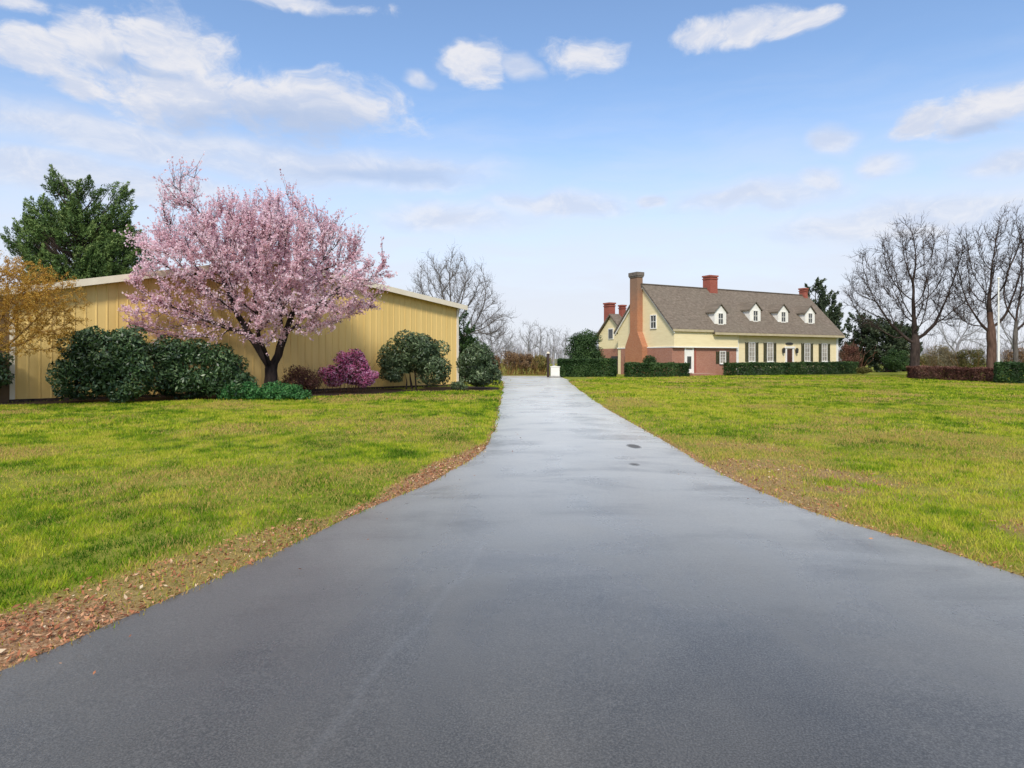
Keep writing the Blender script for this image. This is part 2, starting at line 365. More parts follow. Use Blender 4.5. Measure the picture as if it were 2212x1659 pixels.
# ------------------------------------------------------------------ grass blades, dead leaves
BARN_L = np.array((-20.1, 26.0)); BARN_D = np.array((.7205, .6935)); BARN_N = np.array((.6935, -.7205)); BARN_W = 23.0
def in_poly(X, Y, poly):
    r = np.zeros(X.shape, bool); n = len(poly)
    for i in range(n):
        x0, y0 = poly[i]; x1, y1 = poly[(i + 1) % n]
        c = ((y0 > Y) != (y1 > Y)) & (X < (x1 - x0) * (Y - y0) / (y1 - y0 + 1e-12) + x0)
        r ^= c
    return r
def blades(y0, y1, per_m2, h, w, seed):
    r = np.random.default_rng(seed)
    hw = .82 * y1 + 4.5
    n = int((y1 - y0) * 2 * hw * per_m2)
    X = r.uniform(-hw, hw, n); Y = r.uniform(y0, y1, n)
    keep = np.abs(X) < .82 * Y + 4.5
    X, Y = X[keep], Y[keep]
    o = off_drive(X, Y)
    keep = (o > -.01 - .10 * vnoise(X * 5, Y * 5, 17)) & ~in_poly(X, Y, bed_pts)
    bd = (X - BARN_L[0]) * BARN_N[0] + (Y - BARN_L[1]) * BARN_N[1]
    keep &= ~((bd < 0) & (X < -2)) & ~((Y > 54) & (X < 7)) & ~((Y > 61) & (X > 7) & (X < 15.5))
    X, Y, o = X[keep], Y[keep], o[keep]
    # lawn thins where the verge is bare
    ve = verge(X, Y)
    clump = fbm(X * 2.2, Y * 2.2, 77, 4)
    keep = (r.random(len(X)) > ve * .76) & (r.random(len(X)) < .45 + clump * .9)
    X, Y, ve, clump = X[keep], Y[keep], ve[keep], clump[keep]
    n = len(X)
    Z = np.maximum(ground_z(X, Y), np.where(off_drive(X, Y) < .02, .004, -1))
    dead = fbm(X * .42, Y * .42, 90, 4)
    mid = fbm(X * 1.6, Y * 1.1, 95, 4)
    big = fbm(X * .14, Y * .14, 97, 3)
    t = .46 + (mid - .5) * .8 + (big - .5) * .6 + (fbm(X * 4.2, Y * 3.4, 99, 3) - .5) * 1.0 + r.normal(0, .11, n)
    isd = r.random(n) < np.clip((dead - .46) * 3.4 + ve * .5 + .09 + np.where(X > 1.5, 2.6 * np.clip(fbm(X * .8 + 9, Y * .6, 191, 3) - .22, 0, 1) * np.clip((15.5 - Y) / 4, 0, 1) * np.clip(1.15 - off_drive(X, Y) / 2.6, 0, 1), 0), .02, .85)
    t = np.where(isd, .82 + r.random(n) * .18, np.clip(t, 0, .78))
    hh = h * (.45 + clump * .9) * r.uniform(.5, 1.3, n) * np.where(isd, .7, 1)
    ang = r.uniform(0, math.tau, n); lean = r.uniform(.25, 1.1, n)
    ca, sa = np.cos(ang), np.sin(ang)
    b = r.uniform(0, math.tau, n)
    wx, wy = np.cos(b) * w * .5, np.sin(b) * w * .5
    ww = r.uniform(.6, 1.4, n); wx *= ww; wy *= ww
    V = np.empty((n, 3, 3))
    V[:, 0] = np.stack([X - wx, Y - wy, Z - .01], -1); V[:, 1] = np.stack([X + wx, Y + wy, Z - .01], -1)
    V[:, 2] = np.stack([X + ca * lean * hh, Y + sa * lean * hh, Z + hh], -1)
    return V.reshape(-1, 3), t
m_grass = leafmat('grass_blades', [(0, (.040, .10, .006)), (.3, (.135, .25, .010)), (.5, (.30, .38, .018)), (.72, (.50, .50, .045)), (.8, (.48, .42, .075)), (.9, (.54, .38, .12)), (1, (.40, .24, .10))], .35, .7, .1)
VV, TT = [], []
for args in ((2.2, 8, 2300, .055, .011, 1), (8, 15, 1300, .06, .014, 2), (15, 27, 480, .07, .024, 3), (27, 46, 170, .085, .045, 4), (46, 68, 70, .10, .08, 5)):
    V_, t_ = blades(*args); VV.append(V_); TT.append(t_)
V_ = np.vstack(VV); t_ = np.concatenate(TT)
go = np_mesh('grass', V_, np.arange(len(V_)).reshape(-1, 3), m_grass, tint=t_)
go['kind'] = 'stuff'; go['label'] = 'short yellowish green lawn grass on both sides of the drive'; go['category'] = 'grass'

def diamonds(P, A, B):
    """quads from centres and two half axes"""
    n = len(P); V = np.empty((n, 4, 3))
    V[:, 0] = P - A; V[:, 1] = P + B; V[:, 2] = P + A; V[:, 3] = P - B
    return V.reshape(-1, 3), np.arange(n * 4).reshape(-1, 4)
def unit(a):
    return a / (np.linalg.norm(a, axis=-1, keepdims=True) + 1e-9)
def leaf_quads(P, size, aspect, r, normal=None, spread=1.0, axis=None, axis_spread=1.0):
    """leaf shaped quads; their normals lean to `normal`, their long axis to `axis`"""
    n = len(P)
    N = unit(r.normal(size=(n, 3)))
    if normal is not None: N = unit(unit(normal) + N * spread)
    A = r.normal(size=(n, 3))
    if axis is not None: A = unit(axis) + unit(A) * axis_spread
    A = unit(A - N * np.sum(A * N, -1, keepdims=True))
    B = np.cross(N, A)
    s = (size * r.uniform(.6, 1.35, n))[:, None]
    return diamonds(P, A * s, B * s * aspect)

r = np.random.default_rng(5)
n = 560000
X = r.uniform(-6, 9, n); Y = r.uniform(2.2, 24, n)
o = off_drive(X, Y); ve = verge(X, Y)
keep = (o > -.75) & (r.random(n) < np.where(o < -.02, .0022, 1)) & (r.random(n) < np.where(o < .0, 1.0, ve ** 1.5 * np.where(X < 1.5, 1.0, .35)) * np.clip(6.5 / Y, .15, 1)) & (np.abs(X) < .82 * Y + 1)
X, Y = X[keep], Y[keep]; n = len(X)
P = np.stack([X, Y, np.maximum(ground_z(X, Y), np.where(off_drive(X, Y) < -.02, .022, 0)) + r.uniform(.008, .035, n)], -1)
V_, F_ = leaf_quads(P, .0145 * np.clip(np.exp(r.normal(0, .42, n)), .4, 1.7), .45, r, np.tile((0, 0, 1.0), (n, 1)), .75)
m_litter = leafmat('dead_leaves', [(0, (.14, .050, .028)), (.35, (.36, .14, .07)), (.65, (.50, .26, .14)), (.85, (.60, .40, .24)), (1, (.64, .52, .36))], .15, .8, .1)
lo = np_mesh('leaf_litter', V_, F_, m_litter, tint=np.clip(r.normal(.42, .27, n), 0, 1))
lo['kind'] = 'stuff'; lo['label'] = 'reddish brown dead leaves strewn along the edges of the drive'; lo['category'] = 'leaves'

# ------------------------------------------------------------------ plants
def tubes(nodes, parent, rad, min_r=0.0, max_r=1e9, k=6):
    """frustums along the skeleton, rings shared along each chain"""
    n = len(nodes)
    kids = [[] for _ in range(n)]
    for i, p in enumerate(parent):
        if p >= 0: kids[p].append(i)
    V, F = [], []
    ang = np.arange(k) * math.tau / k
    ca, sa = np.cos(ang), np.sin(ang)
    def ring(p, d, r_):
        d = d / (np.linalg.norm(d) + 1e-9)
        u = np.cross(d, (0.31, .95, .05)) if abs(d[1]) < .9 else np.cross(d, (1, 0, 0))
        u = u / (np.linalg.norm(u) + 1e-9); w = np.cross(d, u)
        V.append(p + (u[None] * ca[:, None] + w[None] * sa[:, None]) * r_)
        return (len(V) - 1) * k
    stack = [(0, -1)]
    while stack:
        i, fr = stack.pop()
        # walk a chain from i; fr is the node it sprouts from
        chain = ([fr] if fr >= 0 else []) + [i]
        while kids[i]:
            ks = sorted(kids[i], key=lambda q: -rad[q])
            for q in ks[1:]: stack.append((q, i))
            i = ks[0]; chain.append(i)
        prev = None
        for j, q in enumerate(chain):
            rr = rad[q]
            if fr >= 0 and j == 0: rr = min(rad[q], rad[chain[1]] * 1.15)
            ok = min_r <= (rad[chain[1]] if (j == 0 and len(chain) > 1) else rad[q]) < max_r
            a_ = nodes[chain[max(j - 1, 0)]]; b_ = nodes[chain[min(j + 1, len(chain) - 1)]]
            if not ok:
                prev = None
                # keep a ring so a thinner/thicker piece can start here
                if j + 1 < len(chain) and min_r <= rad[chain[j + 1]] < max_r: prev = ring(nodes[q], b_ - a_, min(rr, rad[chain[j + 1]] * 1.2))
                continue
            cur = ring(nodes[q], b_ - a_, rr)
            if prev is not None:
                F += [(prev + t, prev + (t + 1) % k, cur + (t + 1) % k, cur + t) for t in range(k)]
            prev = cur
    if not F: return np.zeros((0, 3)), np.zeros((0, 4), int)
    return np.concatenate(V), np.array(F)
def grow(attr, trunk, step, infl, kill, seed, iters=160, up=0.12, jitter=.12, par0=None):
    """space colonisation: branches reach for the attraction points"""
    r = np.random.default_rng(seed)
    N = [np.array(p, float) for p in trunk]; par = list(par0) if par0 else [-1] + list(range(len(trunk) - 1))
    nk = [1] * len(trunk)
    A = np.asarray(attr, float)
    D = np.full(len(A), 1e9); I = np.zeros(len(A), int)
    def upd(new):
        nonlocal D, I
        if not len(A): return
        Q = np.array([N[i] for i in new])
        d = np.linalg.norm(A[:, None] - Q[None], axis=2)
        m = d.argmin(1); dm = d[np.arange(len(A)), m]
        b = dm < D
        D[b] = dm[b]; I[b] = np.array(new)[m[b]]
    upd(list(range(len(N))))
    for it in range(iters):
        act = D < (infl if it > 12 else 1e9)
        if not act.any(): break
        P = np.array(N)
        dv = unit(A[act] - P[I[act]])
        acc = {}
        for i, v in zip(I[act], dv): acc[i] = acc.get(i, 0) + v
        new = []
        for i, v in acc.items():
            if nk[i] > 4: continue
            v = v / (np.linalg.norm(v) + 1e-9)
            if par[i] >= 0:
                pd = N[i] - N[par[i]]; v = v + .55 * pd / (np.linalg.norm(pd) + 1e-9)
            v = v + np.array((0, 0, up)) + r.normal(0, jitter, 3)
            v = v / np.linalg.norm(v)
            q = N[i] + v * step
            N.append(q); par.append(i); nk[i] += 1; nk.append(0); new.append(len(N) - 1)
        if not new: break
        upd(new)
        live = D > kill
        A, D, I = A[live], D[live], I[live]
        if not len(A): break
    return np.array(N), np.array(par)
def radii(par, R, r0):
    n = len(par); cnt = np.zeros(n); haskid = np.zeros(n, bool)
    haskid[par[par >= 0]] = True
    cnt[~haskid] = 1
    for i in range(n - 1, 0, -1): cnt[par[i]] += cnt[i]
    e = math.log(max(R / r0, 1.01)) / math.log(max(cnt[0], 2))
    return r0 * cnt ** e
def twig_set(P, D, L, rad, r, wander=.6, lift=.25):
    """thin three sided spikes with one bend, all at once; also gives their outer points"""
    n = len(P)
    D = unit(unit(D) + r.normal(0, wander, (n, 3)) + np.array((0, 0, lift)))
    L = L * r.uniform(.5, 1.3, n)
    M = P + D * (L * .5)[:, None]
    D2 = unit(D + r.normal(0, .3, (n, 3)) + np.array((0, 0, lift * .5)))
    T = M + D2 * (L * .5)[:, None]
    u = unit(np.cross(D, r.normal(size=(n, 3)))); w = np.cross(D, u)
    rr = (rad * r.uniform(.7, 1.3, n))[:, None] if np.ndim(rad) else np.full((n, 1), rad)
    V = np.empty((n, 7, 3))
    for j in range(3):
        a = j * math.tau / 3
        off = u * math.cos(a) + w * math.sin(a)
        V[:, j] = P + off * rr; V[:, 3 + j] = M + off * rr * .62
    V[:, 6] = T
    b = (np.arange(n) * 7)[:, None]
    quads = np.concatenate([b + np.array(q) for q in ((0, 1, 4, 3), (1, 2, 5, 4), (2, 0, 3, 5), (3, 4, 6, 6), (4, 5, 6, 6), (5, 3, 6, 6))])
    return V.reshape(-1, 3), quads, M, T, D2
def split_tris(V, Q):
    """quads whose last two corners coincide become triangles: everything as triangles"""
    t1 = Q[:, :3]; t2 = Q[:, [0, 2, 3]]
    t2 = t2[Q[:, 2] != Q[:, 3]]
    return V, np.concatenate([t1, t2])
def blob_points(blobs, n, r, shell=.0, pw=1.0):
    """points inside a union of ellipsoids (cx,cy,cz,rx,ry,rz)"""
    B = np.array(blobs, float)
    vol = (B[:, 3] * B[:, 4] * B[:, 5]) ** pw
    c = r.choice(len(B), n, p=vol / vol.sum())
    d = unit(r.normal(size=(n, 3)))
    u = (shell + (1 - shell) * r.random(n)) ** (1 / 3)
    return B[c, :3] + d * u[:, None] * B[c, 3:], d, c
def add_tris(name, parts, mat, parent, smooth=False):
    V, F, o = [], [], 0
    for v, f in parts:
        if len(f) == 0: continue
        if f.shape[1] == 4: v, f = split_tris(v, f)
        V.append(v); F.append(f + o); o += len(v)
    if not V: return None
    return np_mesh(name, np.concatenate(V), np.concatenate(F), mat, parent, smooth=smooth)

m_bark_grey = pmat('bark_grey', (.050, .042, .036), (.17, .15, .13), 6, .9, .15, (1, 1, .25), .5)
m_bark_dark = pmat('bark_dark', (.022, .016, .014), (.085, .06, .05), 7, .9, .15, (1, 1, .25), .5)
m_bark_black = pmat('bark_cherry', (.010, .008, .008), (.045, .032, .028), 7, .9, .15, (1, 1, .25), .5)
m_bark_red = pmat('bark_reddish', (.06, .034, .024), (.16, .095, .068), 6, .9, .15, (1, 1, .25), .5)
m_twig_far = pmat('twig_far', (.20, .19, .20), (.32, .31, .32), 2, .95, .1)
m_twig_grey = pmat('twig_grey', (.10, .088, .08), (.21, .19, .175), 3, .95, .1)
m_twig_red = pmat('twig_reddish', (.10, .048, .030), (.24, .12, .075), 4, .95, .1)
m_twig_tan = pmat('twig_tan', (.20, .11, .04), (.38, .23, .09), 4, .95, .1)

def bare_tree(name, label, px, Y, base_z, blobs, n_attr, R, r0, step, seed, mats=(None, None), trunk_h=2.5, lean=(0, 0), twig_len=.8, twig_r=.012,
              twigs=3, group=None, kill=None, extra_trunk=None, up=.15, cat='tree'):
    t = thing(name, label, cat, (gx(px, Y), Y, base_z), 0, group)
    r = np.random.default_rng(seed)
    A, _, _ = blob_points(blobs, n_attr, r)
    A = A[A[:, 2] > trunk_h * .8]
    trunk = [np.array((lean[0] * (q / trunk_h) ** 1.5, lean[1] * q / trunk_h, q - .15)) + r.normal(0, .03, 3) * (q > 0) for q in np.arange(0, trunk_h + .01, step)]
    N, par = grow(A, trunk, step, step * 9, kill or step * 1.7, seed, up=up)
    rad = radii(par, R, r0)
    # root flare
    for i in range(min(3, len(trunk))): rad[i] *= 1 + .22 * (3 - i) / 3
    big = R * .62
    Vt, Ft = tubes(N, par, rad, big, 1e9, 9)
    Vb, Fb = tubes(N, par, rad, 0, big, 5)
    np_mesh('trunk', Vt, Ft, mats[0], t, smooth=True)
    thin = np.where(rad < r0 * 3.4)[0]; thin = thin[par[thin] >= 0]
    src = np.repeat(thin, twigs)
    D = N[src] - N[par[src]]
    P = N[src] - D * r.random(len(src))[:, None]
    v1, f1, M1, T1, D1 = twig_set(P, D, np.full(len(P), twig_len), np.full(len(P), twig_r), r, .7, .3)
    v2, f2, _, _, _ = twig_set(np.concatenate([M1, T1, M1]), np.concatenate([D1] * 3), np.full(len(P) * 3, twig_len * .6), np.full(len(P) * 3, twig_r * .6), r, .6, .25)
    add_tris('branches', [(Vb, Fb), (v1, f1), (v2, f2)], mats[1], t)
    return t

def shrub_leaves(blobs, n, size, aspect, seed, shell=.55, out=.9, clump=.22, keep=None, lump=1.0):
    """leaves over lumpy sub-blobs of each blob; returns V,F,tint"""
    r = np.random.default_rng(seed)
    subs = []
    for b in blobs:
        vol = (b[3] * b[4] * b[5]) ** (1 / 3)
        k = int(26 * lump)
        d = unit(r.normal(size=(k, 3)))
        d[:, 2] = np.where(d[:, 2] < -.55, -d[:, 2], d[:, 2])
        c = np.array(b[:3]) + d * np.array(b[3:]) * r.uniform(.55, .84, k)[:, None]
        s = vol * r.uniform(.22, .40, k)
        for i in range(k): subs.append((*c[i], s[i], s[i], s[i] * .85))
        subs.append((b[0], b[1], b[2], b[3] * .7, b[4] * .7, b[5] * .7))
    P, d, c = blob_points(subs, n, r, shell)
    ctr = np.mean(np.array(blobs)[:, :3], 0)
    lumpt = r.normal(0, .13, len(subs))
    t = .5 + lumpt[c] + r.normal(0, clump, n)
    if keep is not None:
        m_ = keep(P); P, d, t = P[m_], d[m_], t[m_]
    ok = P[:, 2] > .04
    P, d, t = P[ok], d[ok], t[ok]
    V, F = leaf_quads(P, size, aspect, r, d + np.array((0, 0, .35)), out)
    return V, F, np.clip(t, 0, 1)
def stems(n, h, spread, rad, seed, r0=(0, 0)):
    r = np.random.default_rng(seed)
    P = np.zeros((n, 3)); P[:, 0] = r.normal(0, spread[0] * .25, n); P[:, 1] = r.normal(0, spread[1] * .25, n); P[:, 2] = -.05
    D = np.stack([P[:, 0] * .9, P[:, 1] * .9, np.full(n, h)], -1)
    v, f, M, T, D2 = twig_set(P, D, np.full(n, h * 1.1), np.full(n, rad), r, .22, .1)
    return v, f
def shrub(name, label, X, Y, blobs, n, size, aspect, mat, seed, bark=None, cat='shrub', group=None, stem=(7, 1.2, .04), **kw):
    t = thing(name, label, cat, (X, Y, 0), 0, group)
    V, F, ti = shrub_leaves(blobs, n, size, aspect, seed, **kw)
    np_mesh('foliage', V, F, mat, t, tint=ti)
    w = max(b[3] for b in blobs); d = max(b[4] for b in blobs)
    if stem[0] > 12:
        v, f = stems(stem[0], stem[1], (w * 1.6, d * 1.2), stem[2], seed + 1)
        add_tris('twigs', [(v, f)], bark or m_bark_dark, t)['kind'] = 'stuff'
    return t
def barn_clear(X, Y, gap=.35):
    """keeps a plant's points on the lawn side of the barn's front"""
    def f(P):
        d = (P[:, 0] + X - BARN_L[0]) * BARN_N[0] + (P[:, 1] + Y - BARN_L[1]) * BARN_N[1]
        return d > gap
    return f

m_rhodo = leafmat('rhododendron_leaves', [(0, (.010, .026, .010)), (.45, (.030, .068, .022)), (.75, (.075, .13, .045)), (1, (.15, .21, .085))], .12, .38, .4)
m_euony = leafmat('evergreen_shrub_leaves', [(0, (.020, .038, .016)), (.45, (.055, .088, .036)), (.75, (.105, .15, .065)), (1, (.19, .24, .12))], .15, .45, .35)
m_low = leafmat('low_shrub_leaves', [(0, (.014, .06, .016)), (.5, (.04, .15, .04)), (1, (.12, .28, .08))], .2, .5, .25)
m_hedge = leafmat('hedge_leaves', [(0, (.010, .028, .008)), (.5, (.028, .062, .015)), (1, (.075, .125, .035))], .15, .55, .2)
m_conif = leafmat('conifer_needles', [(0, (.018, .04, .014)), (.4, (.075, .13, .035)), (.7, (.17, .24, .07)), (1, (.30, .36, .14))], .15, .6, .15)
m_pine = leafmat('pine_needles', [(0, (.018, .03, .016)), (.5, (.05, .07, .035)), (1, (.11, .13, .07))], .15, .6, .15)
m_blossom = leafmat('cherry_blossom', [(0, (.50, .28, .30)), (.3, (.75, .50, .56)), (.6, (.87, .65, .71)), (1, (.95, .84, .88))], .5, .7, .1)
m_azalea = leafmat('azalea_flowers', [(0, (.03, .05, .02)), (.16, (.06, .05, .03)), (.22, (.36, .05, .15)), (.42, (.82, .20, .43)), (1, (.97, .60, .78))], .42, .6, .15)
m_reddish = leafmat('reddish_foliage', [(0, (.035, .014, .012)), (.5, (.13, .055, .04)), (1, (.27, .15, .11))], .2, .7, .1)
m_gold = leafmat('golden_buds', [(0, (.22, .10, .012)), (.5, (.46, .25, .04)), (1, (.66, .44, .11))], .35, .7, .1)
m_olive = leafmat('olive_foliage', [(0, (.06, .05, .015)), (.5, (.16, .14, .04)), (1, (.30, .27, .10))], .25, .7, .1)
m_tan = leafmat('tan_foliage', [(0, (.14, .10, .05)), (.5, (.30, .24, .13)), (1, (.48, .42, .26))], .3, .8, .1)
m_brown = leafmat('brown_brush', [(0, (.055, .032, .018)), (.5, (.17, .10, .055)), (1, (.30, .21, .12))], .2, .85, .1)

# --- the flowering cherry
TX, TY = gx(585, 31.0), 31.0
cherry = thing('cherry_tree', 'spreading pink blossoming cherry tree with a forked dark trunk in front of the yellow barn', 'tree', (TX, TY, 0))
S = 31.0 / FOC
def cb(px0, px1, py0, py1, dy, y=-.6):
    return ((px0 + px1) / 2 * S - 585 * S, y, EYE + (HY - (py0 + py1) / 2) * S, (px1 - px0) / 2 * S, dy, (py1 - py0) / 2 * S)
blobs = [cb(395, 790, 455, 705, 3.2), cb(310, 530, 500, 705, 2.6, -1.0), cb(350, 430, 350, 560, 1.2, .2), cb(665, 835, 560, 700, 2.2), cb(540, 665, 418, 560, 1.8, -.2),
         cb(440, 590, 435, 570, 2.0, -.2), cb(312, 480, 620, 755, 1.8, -1.8), cb(430, 560, 650, 750, 1.6, -1.9), cb(560, 800, 600, 735, 2.0, -1.7), cb(490, 690, 640, 755, 1.3, -1.6), cb(740, 850, 540, 640, 1.6, -.5)]
r = np.random.default_rng(3)
A, _, _ = blob_points(blobs, 3400, r)
keepc = barn_clear(TX, TY, .5)
def cherry_ok(P): return keepc(P) | (P[:, 2] > 6.6)
A = A[cherry_ok(A)]
A = A[A[:, 2] > 2.15]
trunk = [(0.0, 0, -.15), (.02, 0, .25), (.0, -.02, .6), (.03, -.03, .95), (.02, -.03, 1.3), (-.14, -.05, 1.6), (-.34, -.1, 1.95), (-.52, -.15, 2.3), (-.75, -.2, 2.7),
         (.20, -.08, 1.62), (.38, -.05, 1.98), (.50, -.15, 2.35), (.66, -.2, 2.75), (.02, -.4, 1.7), (.0, -.7, 2.1), (-.1, -.9, 2.5)]
N, par = grow(A, trunk, .32, 2.6, .5, 8, up=.10, jitter=.16, par0=[-1, 0, 1, 2, 3, 4, 5, 6, 7, 4, 9, 10, 11, 4, 13, 14])
rad = radii(par, .29, .012)
for i in range(3): rad[i] *= 1.25 - .08 * i
Vt, Ft = tubes(N, par, rad, .16, 1e9, 10)
Vb, Fb = tubes(N, par, rad, 0, .16, 5)
np_mesh('trunk', Vt, Ft, m_bark_black, cherry, smooth=True)
thin = np.where(rad < .05)[0]
src = np.repeat(thin, 3); D = N[src] - N[par[src]]; P = N[src] - D * r.random(len(src))[:, None]
v1, f1, M1, T1, D1 = twig_set(P, D, np.full(len(P), .62), np.full(len(P), .009), r, .6, .28)
# long whips rising at the crown's top
top = thin[N[thin][:, 2] > 6.5]; src2 = np.repeat(top, 3); D2 = N[src2] - N[par[src2]] + np.array((0, 0, .3))
v2, f2, M2, T2, E2 = twig_set(N[src2], D2, np.full(len(src2), 1.05), np.full(len(src2), .009), r, .35, .5)
add_tris('branches', [(Vb, Fb), (v1, f1), (v2, f2)], m_bark_black, cherry)
# blossom: clusters along twigs, richer on some branches than others
nb = 140000
pick = r.integers(0, len(P), nb); tt_ = r.random(nb)
Q = np.where(tt_[:, None] < .5, P[pick] + (M1[pick] - P[pick]) * (tt_[:, None] * 2), M1[pick] + (T1[pick] - M1[pick]) * (tt_[:, None] * 2 - 1))
rich = fbm(Q[:, 0] * .9 + 40, Q[:, 2] * .9 + Q[:, 1] * .5 + 40, 130, 3)
ok = r.random(nb) < np.clip((rich - .28) * 3.0, .15, 1)
Q = Q[ok] + r.normal(0, .045, (ok.sum(), 3))
pick2 = r.integers(0, len(M2), 12000); t2_ = r.random(12000)[:, None]
Q2 = M2[pick2] + (T2[pick2] - M2[pick2]) * t2_ + r.normal(0, .03, (12000, 3))
Q = np.vstack([Q, Q2]); Q = Q[cherry_ok(Q)]
ti = np.clip(.52 + (fbm(Q[:, 0] * 2 + 20, Q[:, 2] * 2 + 20, 133, 2) - .5) * .6 + r.normal(0, .2, len(Q)), 0, 1)
V_, F_ = leaf_quads(Q, .050, .7, r)
np_mesh('blossom', V_, F_, m_blossom, cherry, tint=ti)

# --- shrubs in the bed in front of the barn
X, Y = gx(235, 26.2), 26.2
shrub('rhododendron', 'tall dark green rhododendron at the left end of the bed, against the yellow barn', X, Y,
      [(0, -.1, 1.75, 2.1, 1.3, 1.6), (-.8, -.2, .9, 1.4, 1.2, 1.1), (.8, -.2, .9, 1.5, 1.2, 1.1)], 24000, .085, .38, m_rhodo, 201, keep=barn_clear(X, Y), stem=(9, 1.6, .04), lump=1.2)
X, Y = gx(440, 28.6), 28.6
shrub('rhododendron', 'broad dark green rhododendron under the left side of the pink cherry tree', X, Y,
      [(0, -.2, 1.2, 2.4, 1.2, 1.4), (-1.5, -.2, 1.4, 1.3, 1.1, 1.4), (1.2, -.4, .8, 1.4, 1.1, .95), (-.6, -.5, .6, 1.8, 1.0, .8)], 24000, .085, .38, m_rhodo, 203, keep=barn_clear(X, Y), stem=(9, 1.5, .04), lump=1.2)
for (px, w, h, lab, sd_) in ((525, .95, .85, 'low bright green shrub left of the cherry trunk on the lawn edge', 210), (607, 1.0, .82, 'low bright green shrub right below the cherry trunk on the lawn edge', 212)):
    Y = 27.9
    shrub('low_shrub', lab, gx(px, Y), Y, [(0, 0, h * .42, w * 1.15, .65, h * .5), (-.5, .1, h * .3, w * .8, .6, h * .45), (.6, 0, h * .3, w * .8, .6, h * .4)], 8500, .05, .45, m_low, sd_, group='low green shrubs at the foot of the cherry tree', stem=(6, .4, .015), cat='shrub')
Y = 32.3
shrub('dark_twiggy_shrub', 'low dark reddish twiggy shrub between the cherry trunk and the magenta azalea', gx(655, Y), Y, [(0, 0, .75, 1.15, .8, .8), (-.4, 0, .55, .9, .7, .6)], 5200, .042, .5, m_reddish, 215, stem=(60, 1.4, .012), shell=.2)
Y = 34.0
az_ = shrub('azalea', 'magenta flowering azalea bush in front of the yellow barn', gx(757, Y), Y, [(.2, -.2, 1.2, 1.25, .85, 1.1), (-.85, -.1, .8, .85, .7, .7), (.8, -.2, .8, .8, .7, .72), (-.1, 0, 1.75, .75, .6, .55)], 12500, .055, .6, m_azalea, 217, bark=m_twig_red, stem=(45, 2.0, .014), clump=.36, lump=.6)
Y = 37.0
t = thing('clipped_shrub', 'large clipped dome evergreen shrub between the magenta azalea and the barn corner', 'shrub', (gx(893, Y), Y, 0))
V, F, ti = shrub_leaves([(0, 0, 1.95, 2.2, 1.35, 1.3), (-1.0, -.1, 1.2, 1.2, 1.1, 1.1), (1.1, -.1, 1.0, 1.1, 1.1, 1.1)], 24000, .075, .45, 221, keep=lambda P: barn_clear(gx(893, 37.), 37.)(P) & ~((P[:, 2] < 1.0) & (np.abs(P[:, 0] + .25) < .38)), lump=1.3, out=.7)
np_mesh('foliage', V, F, m_euony, t, tint=ti)
for i in range(3):
    v, f = stems(1, 1.9, (.01, .01), .075, 222 + i); v[:, 0] += v[:, 2] * (i - 1) * .08 + (i - 1) * .3 - .1; v[:, 1] += (i % 2) * .4 - .2
    add_tris('stem', [(v, f)], m_bark_dark, t)
Y = 37.4
shrub('round_shrub', 'round clipped evergreen shrub beside the left edge of the drive', gx(1034, Y), Y, [(0, 0, 1.3, 1.27, 1.25, 1.4), (.1, 0, .8, 1.2, 1.15, .9)], 15000, .07, .45, m_euony, 225, stem=(6, 1.2, .04), lump=1.3, out=.7)
Y = 36.0
shrub('small_shrub', 'small low grey green shrub between the two clipped evergreen shrubs', gx(990, Y), Y, [(0, 0, .26, .62, .45, .30)], 1500, .05, .3, m_euony, 227, stem=(6, .3, .012))
X, Y = gx(-45, 25.0), 25.0
shrub('rhododendron', 'dark evergreen shrub at the left edge of the photo, past the corner of the barn', X, Y, [(0, 0, 1.2, 1.05, .9, 1.25)], 6000, .08, .38, m_rhodo, 229, stem=(8, 1.4, .04))

# --- golden budding tree at the left edge
Y = 22.5
t = thing('budding_tree', 'golden budding tree with fine drooping twigs at the left edge of the photo', 'tree', (gx(-30, Y), Y, 0))
r = np.random.default_rng(31)
S2 = Y / FOC
def gb(px0, px1, py0, py1, dy): return ((px0 + px1) / 2 * S2 + 30 * S2, 0, EYE + (HY - (py0 + py1) / 2) * S2, (px1 - px0) / 2 * S2, dy, (py1 - py0) / 2 * S2)
A, _, _ = blob_points([gb(-200, 100, 545, 710, 1.8), gb(0, 165, 590, 720, 1.3), gb(-40, 150, 640, 770, 1.3)], 1400, r)
N, par = grow(A, [(0, 0, q) for q in np.arange(-.15, 2.2, .25)], .22, 2.0, .36, 33, up=.05)
rad = radii(par, .12, .008)
Vt, Ft = tubes(N, par, rad, .07, 1e9, 8); Vb, Fb = tubes(N, par, rad, 0, .07, 5)
np_mesh('trunk', Vt, Ft, m_bark_dark, t, smooth=True)
thin = np.where(rad < .03)[0]; src = np.repeat(thin, 4); D = N[src] - N[par[src]]
v1, f1, M1, T1, D1 = twig_set(N[src], D, np.full(len(src), .45), np.full(len(src), .006), r, .7, -.12)
add_tris('branches', [(Vb, Fb), (v1, f1)], m_twig_tan, t)
nb = 66000; pick = r.integers(0, len(M1), nb); q = r.random(nb)[:, None]
Q = M1[pick] + (T1[pick] - M1[pick]) * q + r.normal(0, .03, (nb, 3))
V_, F_ = leaf_quads(Q, .024, .5, r)
np_mesh('foliage', V_, F_, m_gold, t, tint=r.random(nb))

